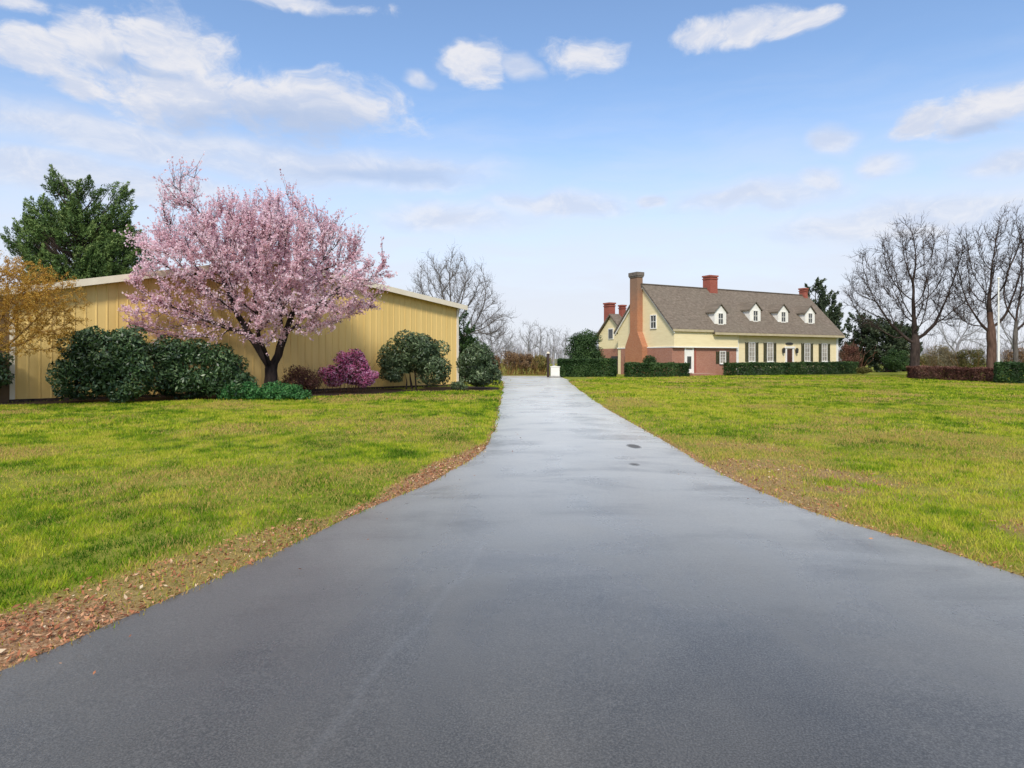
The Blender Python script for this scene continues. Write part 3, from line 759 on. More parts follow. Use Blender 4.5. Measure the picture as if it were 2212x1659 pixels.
# --- conifers
def dense_conifer(name, label, X, Y, blobs, H, R, seed, mat, k=170, cl=1.3, cw=.42, per=130, size=.2, asp=.3, rise=.7, cat='tree', group=None, shell=.35, pw=1.0):
    """trunk, limbs and many upswept sprays of needles spread through the crown"""
    t = thing(name, label, cat, (X, Y, 0), 0, group)
    r = np.random.default_rng(seed)
    Cn, d, _ = blob_points(blobs, k, r, shell, pw)
    ok = Cn[:, 2] > .3; Cn, d = Cn[ok], d[ok]; k = len(Cn)
    zz = np.linspace(-.15, H * .9, 24)
    N = [np.array((0.05 * math.sin(z), 0, z)) for z in zz]; par = [-1] + list(range(23)); rad = list(np.linspace(R, R * .2, 24))
    for c in Cn:
        i = int(np.clip(np.searchsorted(zz, c[2] - .75 * np.hypot(c[0], c[1]) - .06 * H), 1, 23))
        m_ = (N[i] + c) / 2 + np.array((0, 0, -.12 * np.hypot(c[0], c[1])))
        N.append(m_); par.append(i); rad.append(R * .11); N.append(c); par.append(len(N) - 2); rad.append(R * .05)
    N = np.array(N); rad = np.array(rad); par = np.array(par)
    Vt, Ft = tubes(N[:24], par[:24], rad[:24], 0, 1e9, 8); np_mesh('trunk', Vt, Ft, m_bark_dark, t, smooth=True)
    N[1:24, 0] += 0
    Vb, Fb = tubes(N, par, np.where(np.arange(len(N)) < 24, 9, rad), 0, 5, 4)
    np_mesh('branches', Vb, Fb, m_bark_dark, t)
    out = unit(np.stack([Cn[:, 0], Cn[:, 1], np.zeros(k)], -1)) * (1 - rise) + np.array((0, 0, rise)) + r.normal(0, .22, (k, 3))
    ax = unit(out)
    u = unit(np.cross(ax, r.normal(size=(k, 3)))); w = np.cross(ax, u)
    src = np.repeat(np.arange(k), per); n = len(src)
    q = r.uniform(-.5, .5, n); ra = np.sqrt(r.random(n)) * cw * np.clip(1.15 - (q + .5), .12, 1); th = r.uniform(0, math.tau, n)
    sc_ = r.uniform(.65, 1.25, k)[src]
    rv = u[src] * np.cos(th)[:, None] + w[src] * np.sin(th)[:, None]
    P = Cn[src] + ax[src] * (q * cl * sc_)[:, None] + rv * (ra * sc_)[:, None]
    ti = np.clip(.42 + r.normal(0, .12, k)[src] + q * .3 + r.normal(0, .13, n), 0, 1)
    g = P[:, 2] > .05
    V_, F_ = leaf_quads(P[g], size, asp, r, (rv + np.array((0, 0, .3)))[g], .9, (ax[src] + rv * .7)[g], .5)
    np_mesh('foliage', V_, F_, mat, t, tint=ti[g])
    return t
Y = 60.0
S3 = Y / FOC
def kb(px0, px1, py0, py1, dy, pc): return (((px0 + px1) / 2 - pc) * S3, 0, EYE + (HY - (py0 + py1) / 2) * S3, (px1 - px0) / 2 * S3, dy, (py1 - py0) / 2 * S3)
dense_conifer('pine_tree', 'broad dark green pine with several pointed tops behind the left end of the barn roof', gx(170, Y), Y,
        [kb(105, 145, 372, 520, 1.0, 170), kb(155, 225, 385, 540, 1.8, 170), kb(236, 278, 390, 540, 1.2, 170), kb(65, 300, 455, 660, 4.0, 170),
         kb(22, 120, 480, 560, 2.0, 170), kb(65, 125, 420, 520, 1.4, 170), kb(200, 318, 500, 640, 3.2, 170), kb(50, 315, 560, 760, 4.2, 170)],
        18.5, .4, 301, m_conif, k=900, cl=1.75, cw=.66, per=150, size=.14, asp=.26, rise=.62, pw=.6)
Y = 50.0
dense_conifer('conifer_tree', 'cone shaped green conifer behind the right corner of the barn', gx(1003, Y), Y,
        [(0, 0, 1.1, 1.95, 1.7, 1.2), (0, 0, 2.3, 1.4, 1.4, 1.3), (0, 0, 3.5, .85, .9, 1.2), (0, 0, 4.6, .35, .4, .8)], 5.3, .15, 305, m_hedge, k=260, cl=.7, cw=.28, per=60, size=.09, asp=.4, rise=.6)

# --- bare trees behind the barn and at the end of the drive
bare_tree('bare_tree', 'tall grey leafless tree with upright limbs behind the right end of the barn', 975, 74, 0,
          [(-2.6, 0, 8.5, 2.6, 2.5, 5.0), (.2, 0, 9.5, 2.0, 2.5, 5.0), (3.0, 0, 8.0, 2.2, 2.5, 4.6), (4.9, 0, 5.5, 1.8, 2, 2.8)], 1100, .36, .024, .5, 401, (m_bark_grey, m_twig_grey), 2.6, twig_len=1.1, twig_r=.02, twigs=4, up=.5)
bare_tree('bare_tree', 'smaller pale leafless tree right of the tall one behind the barn', 1060, 88, 0,
          [(0, 0, 5.2, 3.2, 2.6, 3.4), (2.2, 0, 4.0, 2.0, 2, 2.4), (-2.0, 0, 6.0, 2.0, 2, 2.8)], 600, .24, .022, .5, 403, (m_bark_grey, m_twig_far), 2.0, twig_len=.9, twig_r=.015, twigs=3, up=.3)
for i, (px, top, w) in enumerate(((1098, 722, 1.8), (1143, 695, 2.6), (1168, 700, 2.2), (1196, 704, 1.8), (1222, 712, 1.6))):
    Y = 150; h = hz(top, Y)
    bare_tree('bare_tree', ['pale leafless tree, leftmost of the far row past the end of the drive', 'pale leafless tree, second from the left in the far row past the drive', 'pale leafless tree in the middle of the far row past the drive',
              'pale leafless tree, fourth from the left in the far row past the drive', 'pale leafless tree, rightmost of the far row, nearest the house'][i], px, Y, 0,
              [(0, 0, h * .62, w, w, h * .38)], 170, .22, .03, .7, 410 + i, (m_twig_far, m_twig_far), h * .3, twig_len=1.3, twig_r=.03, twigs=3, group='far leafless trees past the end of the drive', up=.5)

# --- brown thicket at the end of the drive
for i, (px, py, w, mat_, lab) in enumerate(((1104, 757, 2.3, m_brown, 'russet brown bush at the left end of the thicket past the drive'), (1137, 762, 2.2, m_brown, 'russet brown bush in the middle of the thicket past the drive'),
                                  (1168, 766, 1.9, m_olive, 'olive brown bush at the right end of the thicket past the drive'), (1063, 768, 2.0, m_brown, 'russet bush at the end of the drive, mostly behind the round shrub'))):
    Y = 72.0; h = hz(py, Y)
    shrub('brown_bush', lab, gx(px, Y), Y, [(0, 0, h * .52, w * .62, 1.2, h * .5)], 3600, .085, .4, mat_, 430 + i, bark=m_twig_tan, stem=(60, h * .95, .03), shell=.1, group='brown bushes past the end of the drive')
t = thing('topiary_shrub', 'tall dome shaped evergreen behind a clipped hedge beside the house', 'shrub', (gx(1265, 67.5), 67.5, 0))
V, F, ti = shrub_leaves([(0, 0, 2.5, 2.1, 1.9, 2.5), (0, 0, 1.5, 2.3, 2.0, 1.6)], 22000, .085, .5, 441, lump=3.0, out=.5, shell=.3)
np_mesh('foliage', V, F, m_hedge, t, tint=ti)

def hedge(name, label, x0, x1, y0, y1, h, n, size, mat, seed, loc, rz, group=None, top_tint=.12):
    t = thing(name, label, 'hedge', loc, rz, group); n = int(n * 2.3)
    r = np.random.default_rng(seed)
    W, D = x1 - x0, y1 - y0
    areas = np.array([W * D, W * h, W * h, D * h, D * h]); c = r.choice(5, n, p=areas / areas.sum())
    u, w = r.random(n), r.random(n)
    P = np.empty((n, 3)); Nn = np.zeros((n, 3))
    for k_, (a, b, cc, nn) in enumerate(((x0 + u * W, y0 + w * D, h, (0, 0, 1)), (x0 + u * W, y0, w * h, (0, -1, 0)), (x0 + u * W, y1, w * h, (0, 1, 0)), (x0, y0 + u * D, w * h, (-1, 0, 0)), (x1, y0 + u * D, w * h, (1, 0, 0)))):
        m_ = c == k_
        for j, q in enumerate((a, b, cc)): P[m_, j] = (q[m_] if np.ndim(q) else q)
        Nn[m_] = nn
    lump = fbm(P[:, 0] * 1.1 + 50, (P[:, 1] + P[:, 2]) * 1.3 + 50, seed, 3) - .5
    P += Nn * (lump * .34 - r.random(n) ** 2 * .28)[:, None] + r.normal(0, .03, (n, 3))
    P[:, 2] = np.maximum(P[:, 2], .03)
    V, F = leaf_quads(P, size, .55, r, Nn + np.array((0, 0, .3)), .9)
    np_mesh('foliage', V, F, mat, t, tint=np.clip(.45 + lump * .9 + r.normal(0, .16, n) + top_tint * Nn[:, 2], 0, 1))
    return t
# a wide clipped hedge in two steps beside the drive's end
hedge('clipped_hedge', 'clipped green hedge at the foot of the dome evergreen, right of the drive', 0, 5.6, 0, 1.4, 1.75, 7000, .08, m_hedge, 451, (gx(1208, 63), 63, 0), 0)

# --- right hand trees
dense_conifer('pine_tree', 'spiky olive pine behind the right gable of the house', gx(1762, 97), 97,
        [(0, 0, 11.0, 1.3, 1.0, 2.5), (-1.8, 0, 9.6, 1.5, 1.4, 2.0), (1.7, 0, 9.0, 1.6, 1.4, 2.6), (0, 0, 6.0, 3.0, 2.5, 3.2), (2.8, 0, 6.2, 1.2, 1.5, 2.4)], 12.8, .26, 501, m_pine, k=230, cl=2.1, cw=.6, per=80, size=.26, asp=.3, rise=.72)
for i, (px, py0, w, Y, lab) in enumerate(((1862, 668, 2.7, 88, 'dark evergreen tree nearest the right end of the house'), (1915, 684, 2.7, 84, 'dark evergreen tree between the house and the big leafless tree'), (1952, 690, 2.2, 90, 'dark evergreen tree just behind the trunk of the big leafless tree'))):
    h = hz(py0, Y)
    dense_conifer('evergreen_tree', lab, gx(px, Y), Y, [(0, 0, h * .5, w * .9, 2.0, h * .38), (-.5, 0, h * .74, w * .5, 1.2, h * .22), (.9, 0, h * .70, w * .42, 1.2, h * .20), (0, 0, h * .28, w, 2, h * .26)], h * .95, .2, 505 + i, m_pine, k=150, cl=1.2, cw=.6, per=70, size=.16, asp=.5, rise=.55, group='dark evergreens right of the house')
Y = 80
shrub('brown_bush', 'russet twiggy bush at the right end of the yellow house', gx(1836, Y), Y, [(0, 0, 2.1, 1.35, 1.1, 2.0)], 4200, .085, .4, m_reddish, 515, bark=m_twig_red, stem=(50, 3.6, .03), shell=.1)
Y = 74
shrub('green_bush', 'dark green rounded bush left of the big leafless tree', gx(1932, Y), Y, [(0, 0, 1.5, 1.6, 1.2, 1.5)], 4500, .09, .5, m_hedge, 517, stem=(6, 1, .03))
shrub('small_shrub', 'small olive shrub by the right end of the house', gx(1866, 72), 72, [(0, 0, .45, 1.0, .6, .45)], 1600, .07, .5, m_olive, 519, stem=(5, .5, .02))
Y = 60
bare_tree('bare_tree', 'big spreading leafless tree with a dark forked trunk right of the house', 1972, Y, 0,
          [(-.3, 0, 9.6, 3.6, 3.2, 5.4), (-3.4, 0, 8.2, 3.0, 2.6, 4.2), (2.9, 0, 9.4, 2.6, 2.6, 4.4), (-3.9, 0, 5.8, 1.9, 1.6, 1.9), (3.6, 0, 6.6, 2.2, 2, 2.2), (-1.7, 0, 4.2, 1.2, 1, 1.3), (1.7, 0, 4.4, 1.3, 1, 1.3), (.2, -.6, 4.6, .9, .9, 1.2)], 2100, .40, .013, .46, 521, (m_bark_dark, m_bark_dark), 1.9, lean=(.2, 0), twig_len=.9, twig_r=.018, twigs=4, up=.22)
Y = 56
bare_tree('bare_tree', 'leafless tree with a thick reddish ivy covered trunk beside the white pole', 2142, Y, 0,
          [(-1.0, 0, 9.2, 2.6, 2.4, 4.6), (1.4, 0, 10.2, 2.2, 2.2, 4.8), (-2.4, 0, 7.0, 1.8, 1.8, 2.8), (-1.3, 0, 5.0, 1.0, .9, 1.2), (1.2, 0, 5.2, .9, .9, 1.2)], 1300, .36, .013, .46, 523, (m_bark_red, m_bark_dark), 3.0, twig_len=.85, twig_r=.018, twigs=4, up=.45)
bare_tree('bare_tree', 'tall slim leafless tree at the right edge of the photo', 2193, 55, 0,
          [(.2, 0, 9.5, 1.1, 1.2, 5.6), (1.8, 0, 8.0, 1.6, 1.6, 4.0), (-.7, 0, 7.5, .9, 1, 3.0)], 700, .18, .013, .46, 525, (m_bark_grey, m_bark_dark), 4.2, twig_len=.8, twig_r=.017, twigs=4, up=.5)
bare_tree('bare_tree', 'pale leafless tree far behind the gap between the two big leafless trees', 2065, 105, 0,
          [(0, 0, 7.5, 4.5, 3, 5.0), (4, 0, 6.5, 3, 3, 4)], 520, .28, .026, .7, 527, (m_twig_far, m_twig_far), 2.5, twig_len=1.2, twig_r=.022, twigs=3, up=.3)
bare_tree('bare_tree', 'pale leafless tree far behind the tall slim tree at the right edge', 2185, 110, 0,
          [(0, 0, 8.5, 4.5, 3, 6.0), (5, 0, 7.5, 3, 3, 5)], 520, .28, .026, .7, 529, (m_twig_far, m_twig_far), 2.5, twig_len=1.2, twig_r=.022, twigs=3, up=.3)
for i, (px, w, h, Y, mat_, lab, nm) in enumerate(((2028, 1.6, 3.2, 66, m_tan, 'pale tan weeping bush right of the big leafless trunk', 'tan_bush'), (2062, 1.5, 2.6, 64, m_tan, 'pale tan bush behind the middle of the low red hedge', 'tan_bush'),
                                   (2098, 1.7, 2.9, 63, m_olive, 'olive green bush left of the reddish ivy trunk', 'olive_bush'), (2008, 1.5, 2.4, 72, m_olive, 'olive bush half hidden by the big leafless trunk', 'olive_bush'),
                                   (2195, 1.8, 3.0, 70, m_brown, 'brown brush behind the green hedge at the right edge', 'brown_bush'))):
    shrub(nm, lab, gx(px, Y), Y, [(0, 0, h * .52, w, 1.2, h * .5)], 3800, .09, .28, mat_, 540 + i, bark=m_twig_tan, stem=(40, h * .95, .025), shell=.15)
L_ = np.array((gx(1968, 57.5), 57.5)); R_ = np.array((gx(2150, 48.5), 48.5)); dv = R_ - L_
hedge('red_hedge', 'low dark red barberry hedge under the leafless trees', 0, float(np.hypot(*dv)), -.5, .6, 1.1, 9000, .055, m_reddish, 551, (L_[0], L_[1], 0), math.atan2(dv[1], dv[0]))
hedge('clipped_hedge', 'dark green hedge at the right edge of the lawn beside the red hedge', 0, 6.5, -.6, .8, 1.5, 6500, .07, m_hedge, 553, (gx(2152, 47), 47, 0), math.radians(-28))
# distant wood all round the plot
r = np.random.default_rng(77)
parts = []
n = 5200
ang = r.uniform(-1.0, 1.0, n); dist = r.uniform(210, 300, n)
P = np.stack([np.sin(ang) * dist, np.cos(ang) * dist, np.full(n, -.2)], -1)
hh = 4 + 5 * fbm(ang * 9 + 10, ang * 0 + 2, 3, 3)
v, f, M1, T1, D1 = twig_set(P, np.tile((0, 0, 1.0), (n, 1)), hh, np.full(n, .12), r, .07, .3)
v2, f2, M2, T2, D2 = twig_set(np.concatenate([M1, M1, M1, T1]), np.concatenate([D1] * 4), np.concatenate([hh] * 4) * .45, np.full(4 * n, .06), r, .45, .5)
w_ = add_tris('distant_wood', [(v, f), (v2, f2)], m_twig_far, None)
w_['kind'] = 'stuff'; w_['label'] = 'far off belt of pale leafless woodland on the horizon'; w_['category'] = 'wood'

# ------------------------------------------------------------------ barn
def wallmat(name, c1, c2, sc, scale, rough=.6, spec=.25): return pmat(name, c1, c2, scale, rough, spec, sc)
m_barn = wallmat('barn_siding', (.66, .45, .15), (.76, .54, .20), (2.4, 2.4, .07), 1.2, .5, .3)
m_trim = wallmat('cream_trim', (.66, .58, .44), (.74, .66, .52), (1, 1, 1), 2, .5, .3)
m_barnroof = wallmat('barn_roof_metal', (.50, .47, .42), (.60, .57, .52), (1, 1, 1), 1, .45, .4)
m_barnend = wallmat('barn_corner_post', (.10, .06, .03), (.16, .10, .05), (1, 1, 1), 2)
m_foot = pmat('concrete_base', (.20, .19, .17), (.32, .30, .27), 4, .9, .2)
barn = thing('barn', 'long yellow ribbed barn with a shallow gable roof behind the cherry tree', 'barn', (BARN_L[0], BARN_L[1], 0), math.atan2(BARN_D[1], BARN_D[0]))
W, DEP, HL, HR, PK, PX = BARN_W, 18.0, 4.45, 5.1, 6.75, 10.6
mb = MB(); mb.prism([(0, .17), (W, .17), (W, HR), (PX, PK), (0, HL)], 0, DEP, 'y')
def wall_top(x): return HL + (PK - HL) * x / PX if x < PX else PK + (HR - PK) * (x - PX) / (W - PX)
x = .15
while x < W - .1:               # trapezoid ribs of the metal siding
    mb.prism([(x - .045, 0), (x + .045, 0), (x + .02, -.022), (x - .02, -.022)], .17, wall_top(x) - .1, 'z'); x += .40
mb.build('wall', m_barn, barn)
mb = MB(); mb.box(-.06, W + .06, -.05, DEP + .06, -.2, .16); mb.build('foundation', m_bark_dark, barn)
mb = MB()
for (a, b) in (((-.55, HL - .55 * (PK - HL) / PX), (PX, PK)), ((PX, PK), (W + .45, HR + .45 * (HR - PK) / (W - PX)))):
    mb.prism([(a[0], a[1] + .06), (b[0], b[1] + .06), (b[0], b[1] + .18), (a[0], a[1] + .18)], -.42, DEP + .3, 'y')
mb.build('roof', m_barnroof, barn)
mb = MB()
for (a, b) in (((-.57, HL - .57 * (PK - HL) / PX), (PX - .004, PK)), ((PX + .004, PK), (W + .47, HR + .47 * (HR - PK) / (W - PX)))):
    mb.prism([(a[0], a[1] - .10), (b[0], b[1] - .10), (b[0], b[1] + .20), (a[0], a[1] + .20)], -.47, -.424, 'y')
mb.build('roof_trim', m_trim, barn)
mb = MB(); mb.box(W - .1, W + .05, -.075, .1, .17, HR - .05); mb.build('corner_trim', m_trim, barn)
mb = MB(); mb.box(-.05, .12, -.075, .1, .17, HL - .05); mb.build('corner_trim', m_trim, barn)
mb = MB(); mb.box(-.42, -.056, -.02, .5, -.1, HL - .2); mb.build('corner_post', m_barnend, barn)

# ------------------------------------------------------------------ house
m_cream = wallmat('cream_siding', (.74, .61, .35), (.82, .70, .43), (.4, .4, 3), 2, .6, .25)
m_eave = wallmat('eave_paint', (.40, .33, .20), (.50, .42, .27), (1, 1, 1), 2, .6, .25)
m_white = wallmat('white_paint', (.74, .71, .64), (.82, .79, .72), (1, 1, 1), 2, .5, .3)
m_shutter = pmat('shutter_paint', (.035, .032, .014), (.075, .07, .03), 3, .55, .3)
m_door = pmat('front_door_paint', (.055, .022, .012), (.10, .04, .02), 3, .5, .3)
m_dark = pmat('dark_metal', (.02, .02, .018), (.05, .05, .045), 3, .5, .4)
def brickmat(name, c1, c2, mort, soot=False):
    m, nt, out = nodes_of(name)
    v = mapped(nt)
    sp = nt.nodes.new('ShaderNodeSeparateXYZ'); nt.links.new(v, sp.inputs[0])
    cb_ = nt.nodes.new('ShaderNodeCombineXYZ')
    nt.links.new(mth(nt, 'ADD', sp.outputs[0], sp.outputs[1]), cb_.inputs[0]); nt.links.new(sp.outputs[2], cb_.inputs[1])
    b = nt.nodes.new('ShaderNodeTexBrick'); nt.links.new(cb_.outputs[0], b.inputs['Vector'])
    b.inputs['Scale'].default_value = 1; b.inputs['Brick Width'].default_value = .22; b.inputs['Row Height'].default_value = .075; b.inputs['Mortar Size'].default_value = .009
    b.inputs['Color1'].default_value = (*c1, 1); b.inputs['Color2'].default_value = (*c2, 1); b.inputs['Mortar'].default_value = (*mort, 1)
    col = mixc(nt, mth(nt, 'MULTIPLY', noise(nt, v, .8, 5, .6), .45), b.outputs['Color'], tuple(q * .55 for q in c1))
    if soot:      # weathered grey brown upper stack
        f = mth(nt, 'MULTIPLY', mth(nt, 'ADD', mth(nt, 'DIVIDE', mth(nt, 'SUBTRACT', sp.outputs[2], 6.3), 3.2), mth(nt, 'SUBTRACT', noise(nt, v, 1.3, 5), .5), clamp=True), .75)
        col = mixc(nt, f, col, (.20, .14, .10))
    principled(nt, out, col, .9, .2)
    return m
m_brick = brickmat('brick', (.34, .115, .062), (.43, .175, .10), (.45, .36, .30))
m_brick_or = brickmat('chimney_brick', (.42, .14, .06), (.50, .20, .095), (.42, .30, .2), True)
m_brick_rd = brickmat('red_chimney_brick', (.30, .06, .04), (.38, .09, .06), (.36, .2, .15))
m, nt, out = nodes_of('wood_shingles')
v = mapped(nt, (1, 1, 1)); n1 = noise(nt, mapped(nt, (3, .6, 6)), 1.0, 6, .7); n2 = noise(nt, v, .35, 5, .6)
col = ramp(nt, n1, [(.3, (.082, .060, .046)), (.52, (.155, .118, .092)), (.75, (.25, .198, .16))])
col = mixc(nt, mth(nt, 'MULTIPLY', n2, .6), col, (.16, .145, .11))
wv = nt.nodes.new('ShaderNodeTexWave'); wv.bands_direction = 'Z'; wv.inputs['Scale'].default_value = 1.6; wv.inputs['Distortion'].default_value = 1.5; nt.links.new(v, wv.inputs['Vector'])
principled(nt, out, col, .9, .15, mth(nt, 'ADD', wv.outputs['Fac'], n1), .5, .03)
m_shingle = m
m, nt, out = nodes_of('window_glass')
principled(nt, out, ramp(nt, noise(nt, mapped(nt), .9, 2), [(.35, (.20, .18, .15)), (.65, (.42, .38, .31))]), .12, .5); m_pane = m
m, nt, out = nodes_of('dark_glass'); principled(nt, out, ramp(nt, noise(nt, mapped(nt), .9, 2), [(.3, (.035, .037, .035)), (.7, (.09, .09, .085))]), .1, .5); m_pane_d = m

HA, HROT = (16.3, 66.0), math.atan2(.475, .879)
house = thing('house', 'long cream house with brown shingle roof, four dormers and brick chimneys beyond the lawn', 'house', (HA[0], HA[1], 0), HROT)
L, D, EV, RB, RZ = 26.3, 8.9, 5.15, 4.45, 9.7
SL = (RZ - EV) / RB
mb = MB(); mb.prism([(0, -.3), (D, -.3), (D, EV - .12), (RB, RZ - .12), (0, EV - .12)], 0, L, 'x'); mb.build('wall', m_cream, house)
mb = MB()
mb.box(-.0, 9.1, -.30, -.003, 3.0, 4.74)
mb.build('overhang', m_cream, house)
mb = MB(); mb.box(-.07, 9.06, -.07, -.004, -.2, 2.94); mb.box(-.07, -.004, -.0035, D - .6, -.2, 2.94); mb.build('brick_wall', m_brick, house)
mb = MB(); mb.box(-.10, 9.12, -.36, -.02, 2.945, 3.06); mb.box(-.1, -.012, -.018, D + .02, 2.945, 3.06); mb.build('band_trim', m_white, house)
# roof: front slope in two lengths (the long part reaches lower), back slope
def slab(b0, b1, s0, s1, front=True, th=.16):
    f = (lambda b: EV + SL * b) if front else (lambda b: RZ - SL * (b - RB))
    return [(b0, f(b0) - th * .4), (b1, f(b1) - th * .4), (b1, f(b1) + th), (b0, f(b0) + th)], s0, s1
mb = MB()
mb.prism(*slab(-.42, RB, -.28, 5.3)); mb.prism(*slab(-.66, RB, 5.3, L + .35)); mb.prism(*slab(RB, D + .45, -.28, L + .35, False))
mb.box(-.30, L + .37, RB - .12, RB + .12, RZ + .12, RZ + .22)
mb.build('roof', m_shingle, house)
mb = MB()
for b0, s0, s1 in ((-.42, -.26, 5.29), (-.66, 5.31, L + .33)):
    z = EV + SL * b0
    mb.box(s0, s1, b0 - .09, b0 - .004, z - .14, z + .10)
    mb.box(s0, s1, b0 - .003, -.004 if b0 < -.5 else -.305, z - .11, z - .075)
mb.build('eaves_trim', m_eave, house)
mb = MB()
for (a, b) in (((-.42, EV - .42 * SL), (RB, RZ)), ((RB + .002, RZ), (D + .45, RZ - SL * (D + .45 - RB)))):
    for x0, x1 in ((-.16, -.004), (L + .004, L + .16)):
        mb = MB(); mb.prism([(a[0], a[1] - .30), (b[0], b[1] - .30), (b[0], b[1] - .075), (a[0], a[1] - .075)], x0, x1, 'x')
        mb.build('gable_trim', m_white, house)
mb = MB(); mb.box(9.1, 9.45, -.06, -.004, 0, 4.9); mb.build('corner_board', m_white, house)
mb = MB(); mb.box(L - .3, L + .05, -.06, .3, 0, 4.9); mb.build('corner_board', m_white, house)
mb = MB(); mb.box(9.12, L - .31, -.05, -.004, -.2, .75); mb.build('base_course', m_foot, house)

def cap_box(mb, s0, s1, b0, b1, z, h, o): mb.box(s0 - o, s1 + o, b0 - o, b1 + o, z, z + h)
def chimney(s0, s1, b0, b1, z0, z1, mat, capmat, parent=house):
    mb = MB(); mb.box(s0, s1, b0, b1, z0, z1 - .45); cap_box(mb, s0, s1, b0, b1, z1 - .45, .12, .06); mb.box(s0 + .01, s1 - .01, b0 + .01, b1 - .01, z1 - .33, z1 - .18)
    c = mb.build('chimney', mat, parent)
    mb = MB(); cap_box(mb, s0, s1, b0, b1, z1 - .18, .18, .08); mb.build('chimney_cap', capmat, c)
    return c
# exterior chimney on the near gable: wide foot, sloping shoulders, tall stack
mb = MB()
b_c, w1, w2, pr = 5.2, 2.9, 1.25, .75
mb.prism([(b_c - w1 / 2, -.2), (b_c + w1 / 2, -.2), (b_c + w1 / 2, 3.1), (b_c + w2 / 2, 4.7), (b_c + w2 / 2, 10.6), (b_c - w2 / 2, 10.6), (b_c - w2 / 2, 4.7), (b_c - w1 / 2, 3.1)], -pr, -.005, 'x')
ch = mb.build('chimney', m_brick_or, house)
mb = MB(); mb.box(-pr - .07, .08, b_c - w2 / 2 - .07, b_c + w2 / 2 + .07, 10.6, 10.75); mb.box(-pr - .12, .12, b_c - w2 / 2 - .12, b_c + w2 / 2 + .12, 10.75, 11.15)
mb.build('chimney_cap', pmat('weathered_brick', (.10, .085, .07), (.22, .18, .15), 4, .9), ch)
chimney(9.2, 10.4, RB - .55, RB + .55, 8.6, 11.35, m_brick_rd, m_brick_rd)
chimney(25.6, 26.2, RB - .4, RB + .4, 8.8, 10.75, m_brick_rd, m_brick_rd)

def window(s, z0, z1, w, parent=house, y=-.004, shut=True, pane=None, nv=2, nh=4, frame=.08):
    """window in the front wall, centred on s; returns the frame"""
    mb = MB(); a, b = s - w / 2, s + w / 2
    mb.box(a - frame, a, y - .07, y, z0 - frame, z1 + frame); mb.box(b, b + frame, y - .07, y, z0 - frame, z1 + frame)
    mb.box(a, b, y - .07, y, z0 - frame, z0); mb.box(a, b, y - .07, y, z1, z1 + frame)
    mb.box(a - .14, b + .14, y - .13, y - .072, z0 - frame - .05, z0 - frame + .03)
    for i in range(1, nv): x = a + (b - a) * i / nv; mb.box(x - .016, x + .016, y - .055, y - .03, z0, z1)
    for j in range(1, nh): q = z0 + (z1 - z0) * j / nh; mb.box(a, b, y - .053, y - .028, q - .016, q + .016)
    fr = mb.build('window', m_white, parent)
    mb = MB(); mb.box(a, b, y - .022, y - .012, z0, z1); mb.build('pane', pane or m_pane, fr)
    if shut:
        for sg in (-1, 1):
            mb = MB(); x0 = (a - frame - .03 - .48) if sg < 0 else (b + frame + .03)
            mb.box(x0, x0 + .06, y - .06, y - .002, z0 - .06, z1 + .06); mb.box(x0 + .42, x0 + .48, y - .06, y - .002, z0 - .06, z1 + .06)
            q = z0 - .06
            while q < z1: mb.box(x0 + .06, x0 + .42, y - .05, y - .004, q, q + .07); q += .10
            mb.build('shutter', m_shutter, fr)
    return fr
for s in (11.5, 14.4, 20.7, 23.8): window(s, 1.55, 3.55, .85)
window(7.0, 1.35, 2.55, .75, y=-.075)
# front door with surround, lamps and plaque
S0 = 17.6
mb = MB(); mb.box(S0 - .46, S0 + .46, -.06, -.004, .75, 2.9); dr = mb.build('door', m_door, house)
mb = MB(); mb.box(S0 - .72, S0 - .47, -.12, -.004, .75, 3.0); mb.box(S0 + .47, S0 + .72, -.12, -.004, .75, 3.0); mb.box(S0 - .85, S0 + .85, -.18, -.004, 3.0, 3.22); mb.build('door_frame', m_white, dr)
mb = MB(); mb.box(S0 + .32, S0 + .38, -.11, -.061, 1.75, 1.85); mb.build('handle', m_dark, dr)
mb = MB(); mb.prism([(S0 + .62 * math.cos(t * math.tau / 20), 3.52 + .14 * math.sin(t * math.tau / 20)) for t in range(20)], -.10, -.004, 'y'); mb.build('door_plaque', m_dark, house)
for sg in (-1, 1):
    x0 = S0 + sg * 1.12
    mb = MB(); mb.box(x0 - .04, x0 + .04, -.12, -.004, 2.62, 2.72); mb.prism([(x0 - .10, 2.45), (x0 + .10, 2.45), (x0 + .15, 2.85), (x0 - .15, 2.85)], -.30, -.10, 'y'); mb.prism([(x0 - .17, 2.85), (x0 + .17, 2.85), (x0, 3.05)], -.32, -.08, 'y')
    mb.build('wall_lamp', m_dark, house)
mb = MB(); mb.box(S0 - 1.0, S0 + 1.0, -1.3, -.06, -.1, .4); mb.box(S0 - 1.0, S0 + 1.0, -.95, -.06, .4, .74); mb.build('front_step', m_brick, house)
# side entrance in the brick part
mb = MB(); mb.box(1.75, 2.65, -.13, -.072, .35, 2.75); ed = mb.build('side_door', m_white, house)
mb = MB(); mb.box(1.92, 2.48, -.15, -.131, .75, 2.05); mb.build('pane', m_pane_d, ed)
mb = MB(); mb.box(1.58, 1.745, -.16, -.072, .3, 2.86); mb.box(2.655, 2.82, -.16, -.072, .3, 2.86); mb.box(1.58, 2.82, -.17, -.072, 2.865, 2.94); mb.build('door_frame', m_white, ed)
mb = MB(); mb.box(3.0, 3.16, -.14, -.072, .3, 2.9); mb.build('drainpipe', m_brick_rd, house)
mb = MB(); mb.box(1.3, 4.6, -1.5, -.075, -.1, .3); mb.build('side_step', m_brick, house)
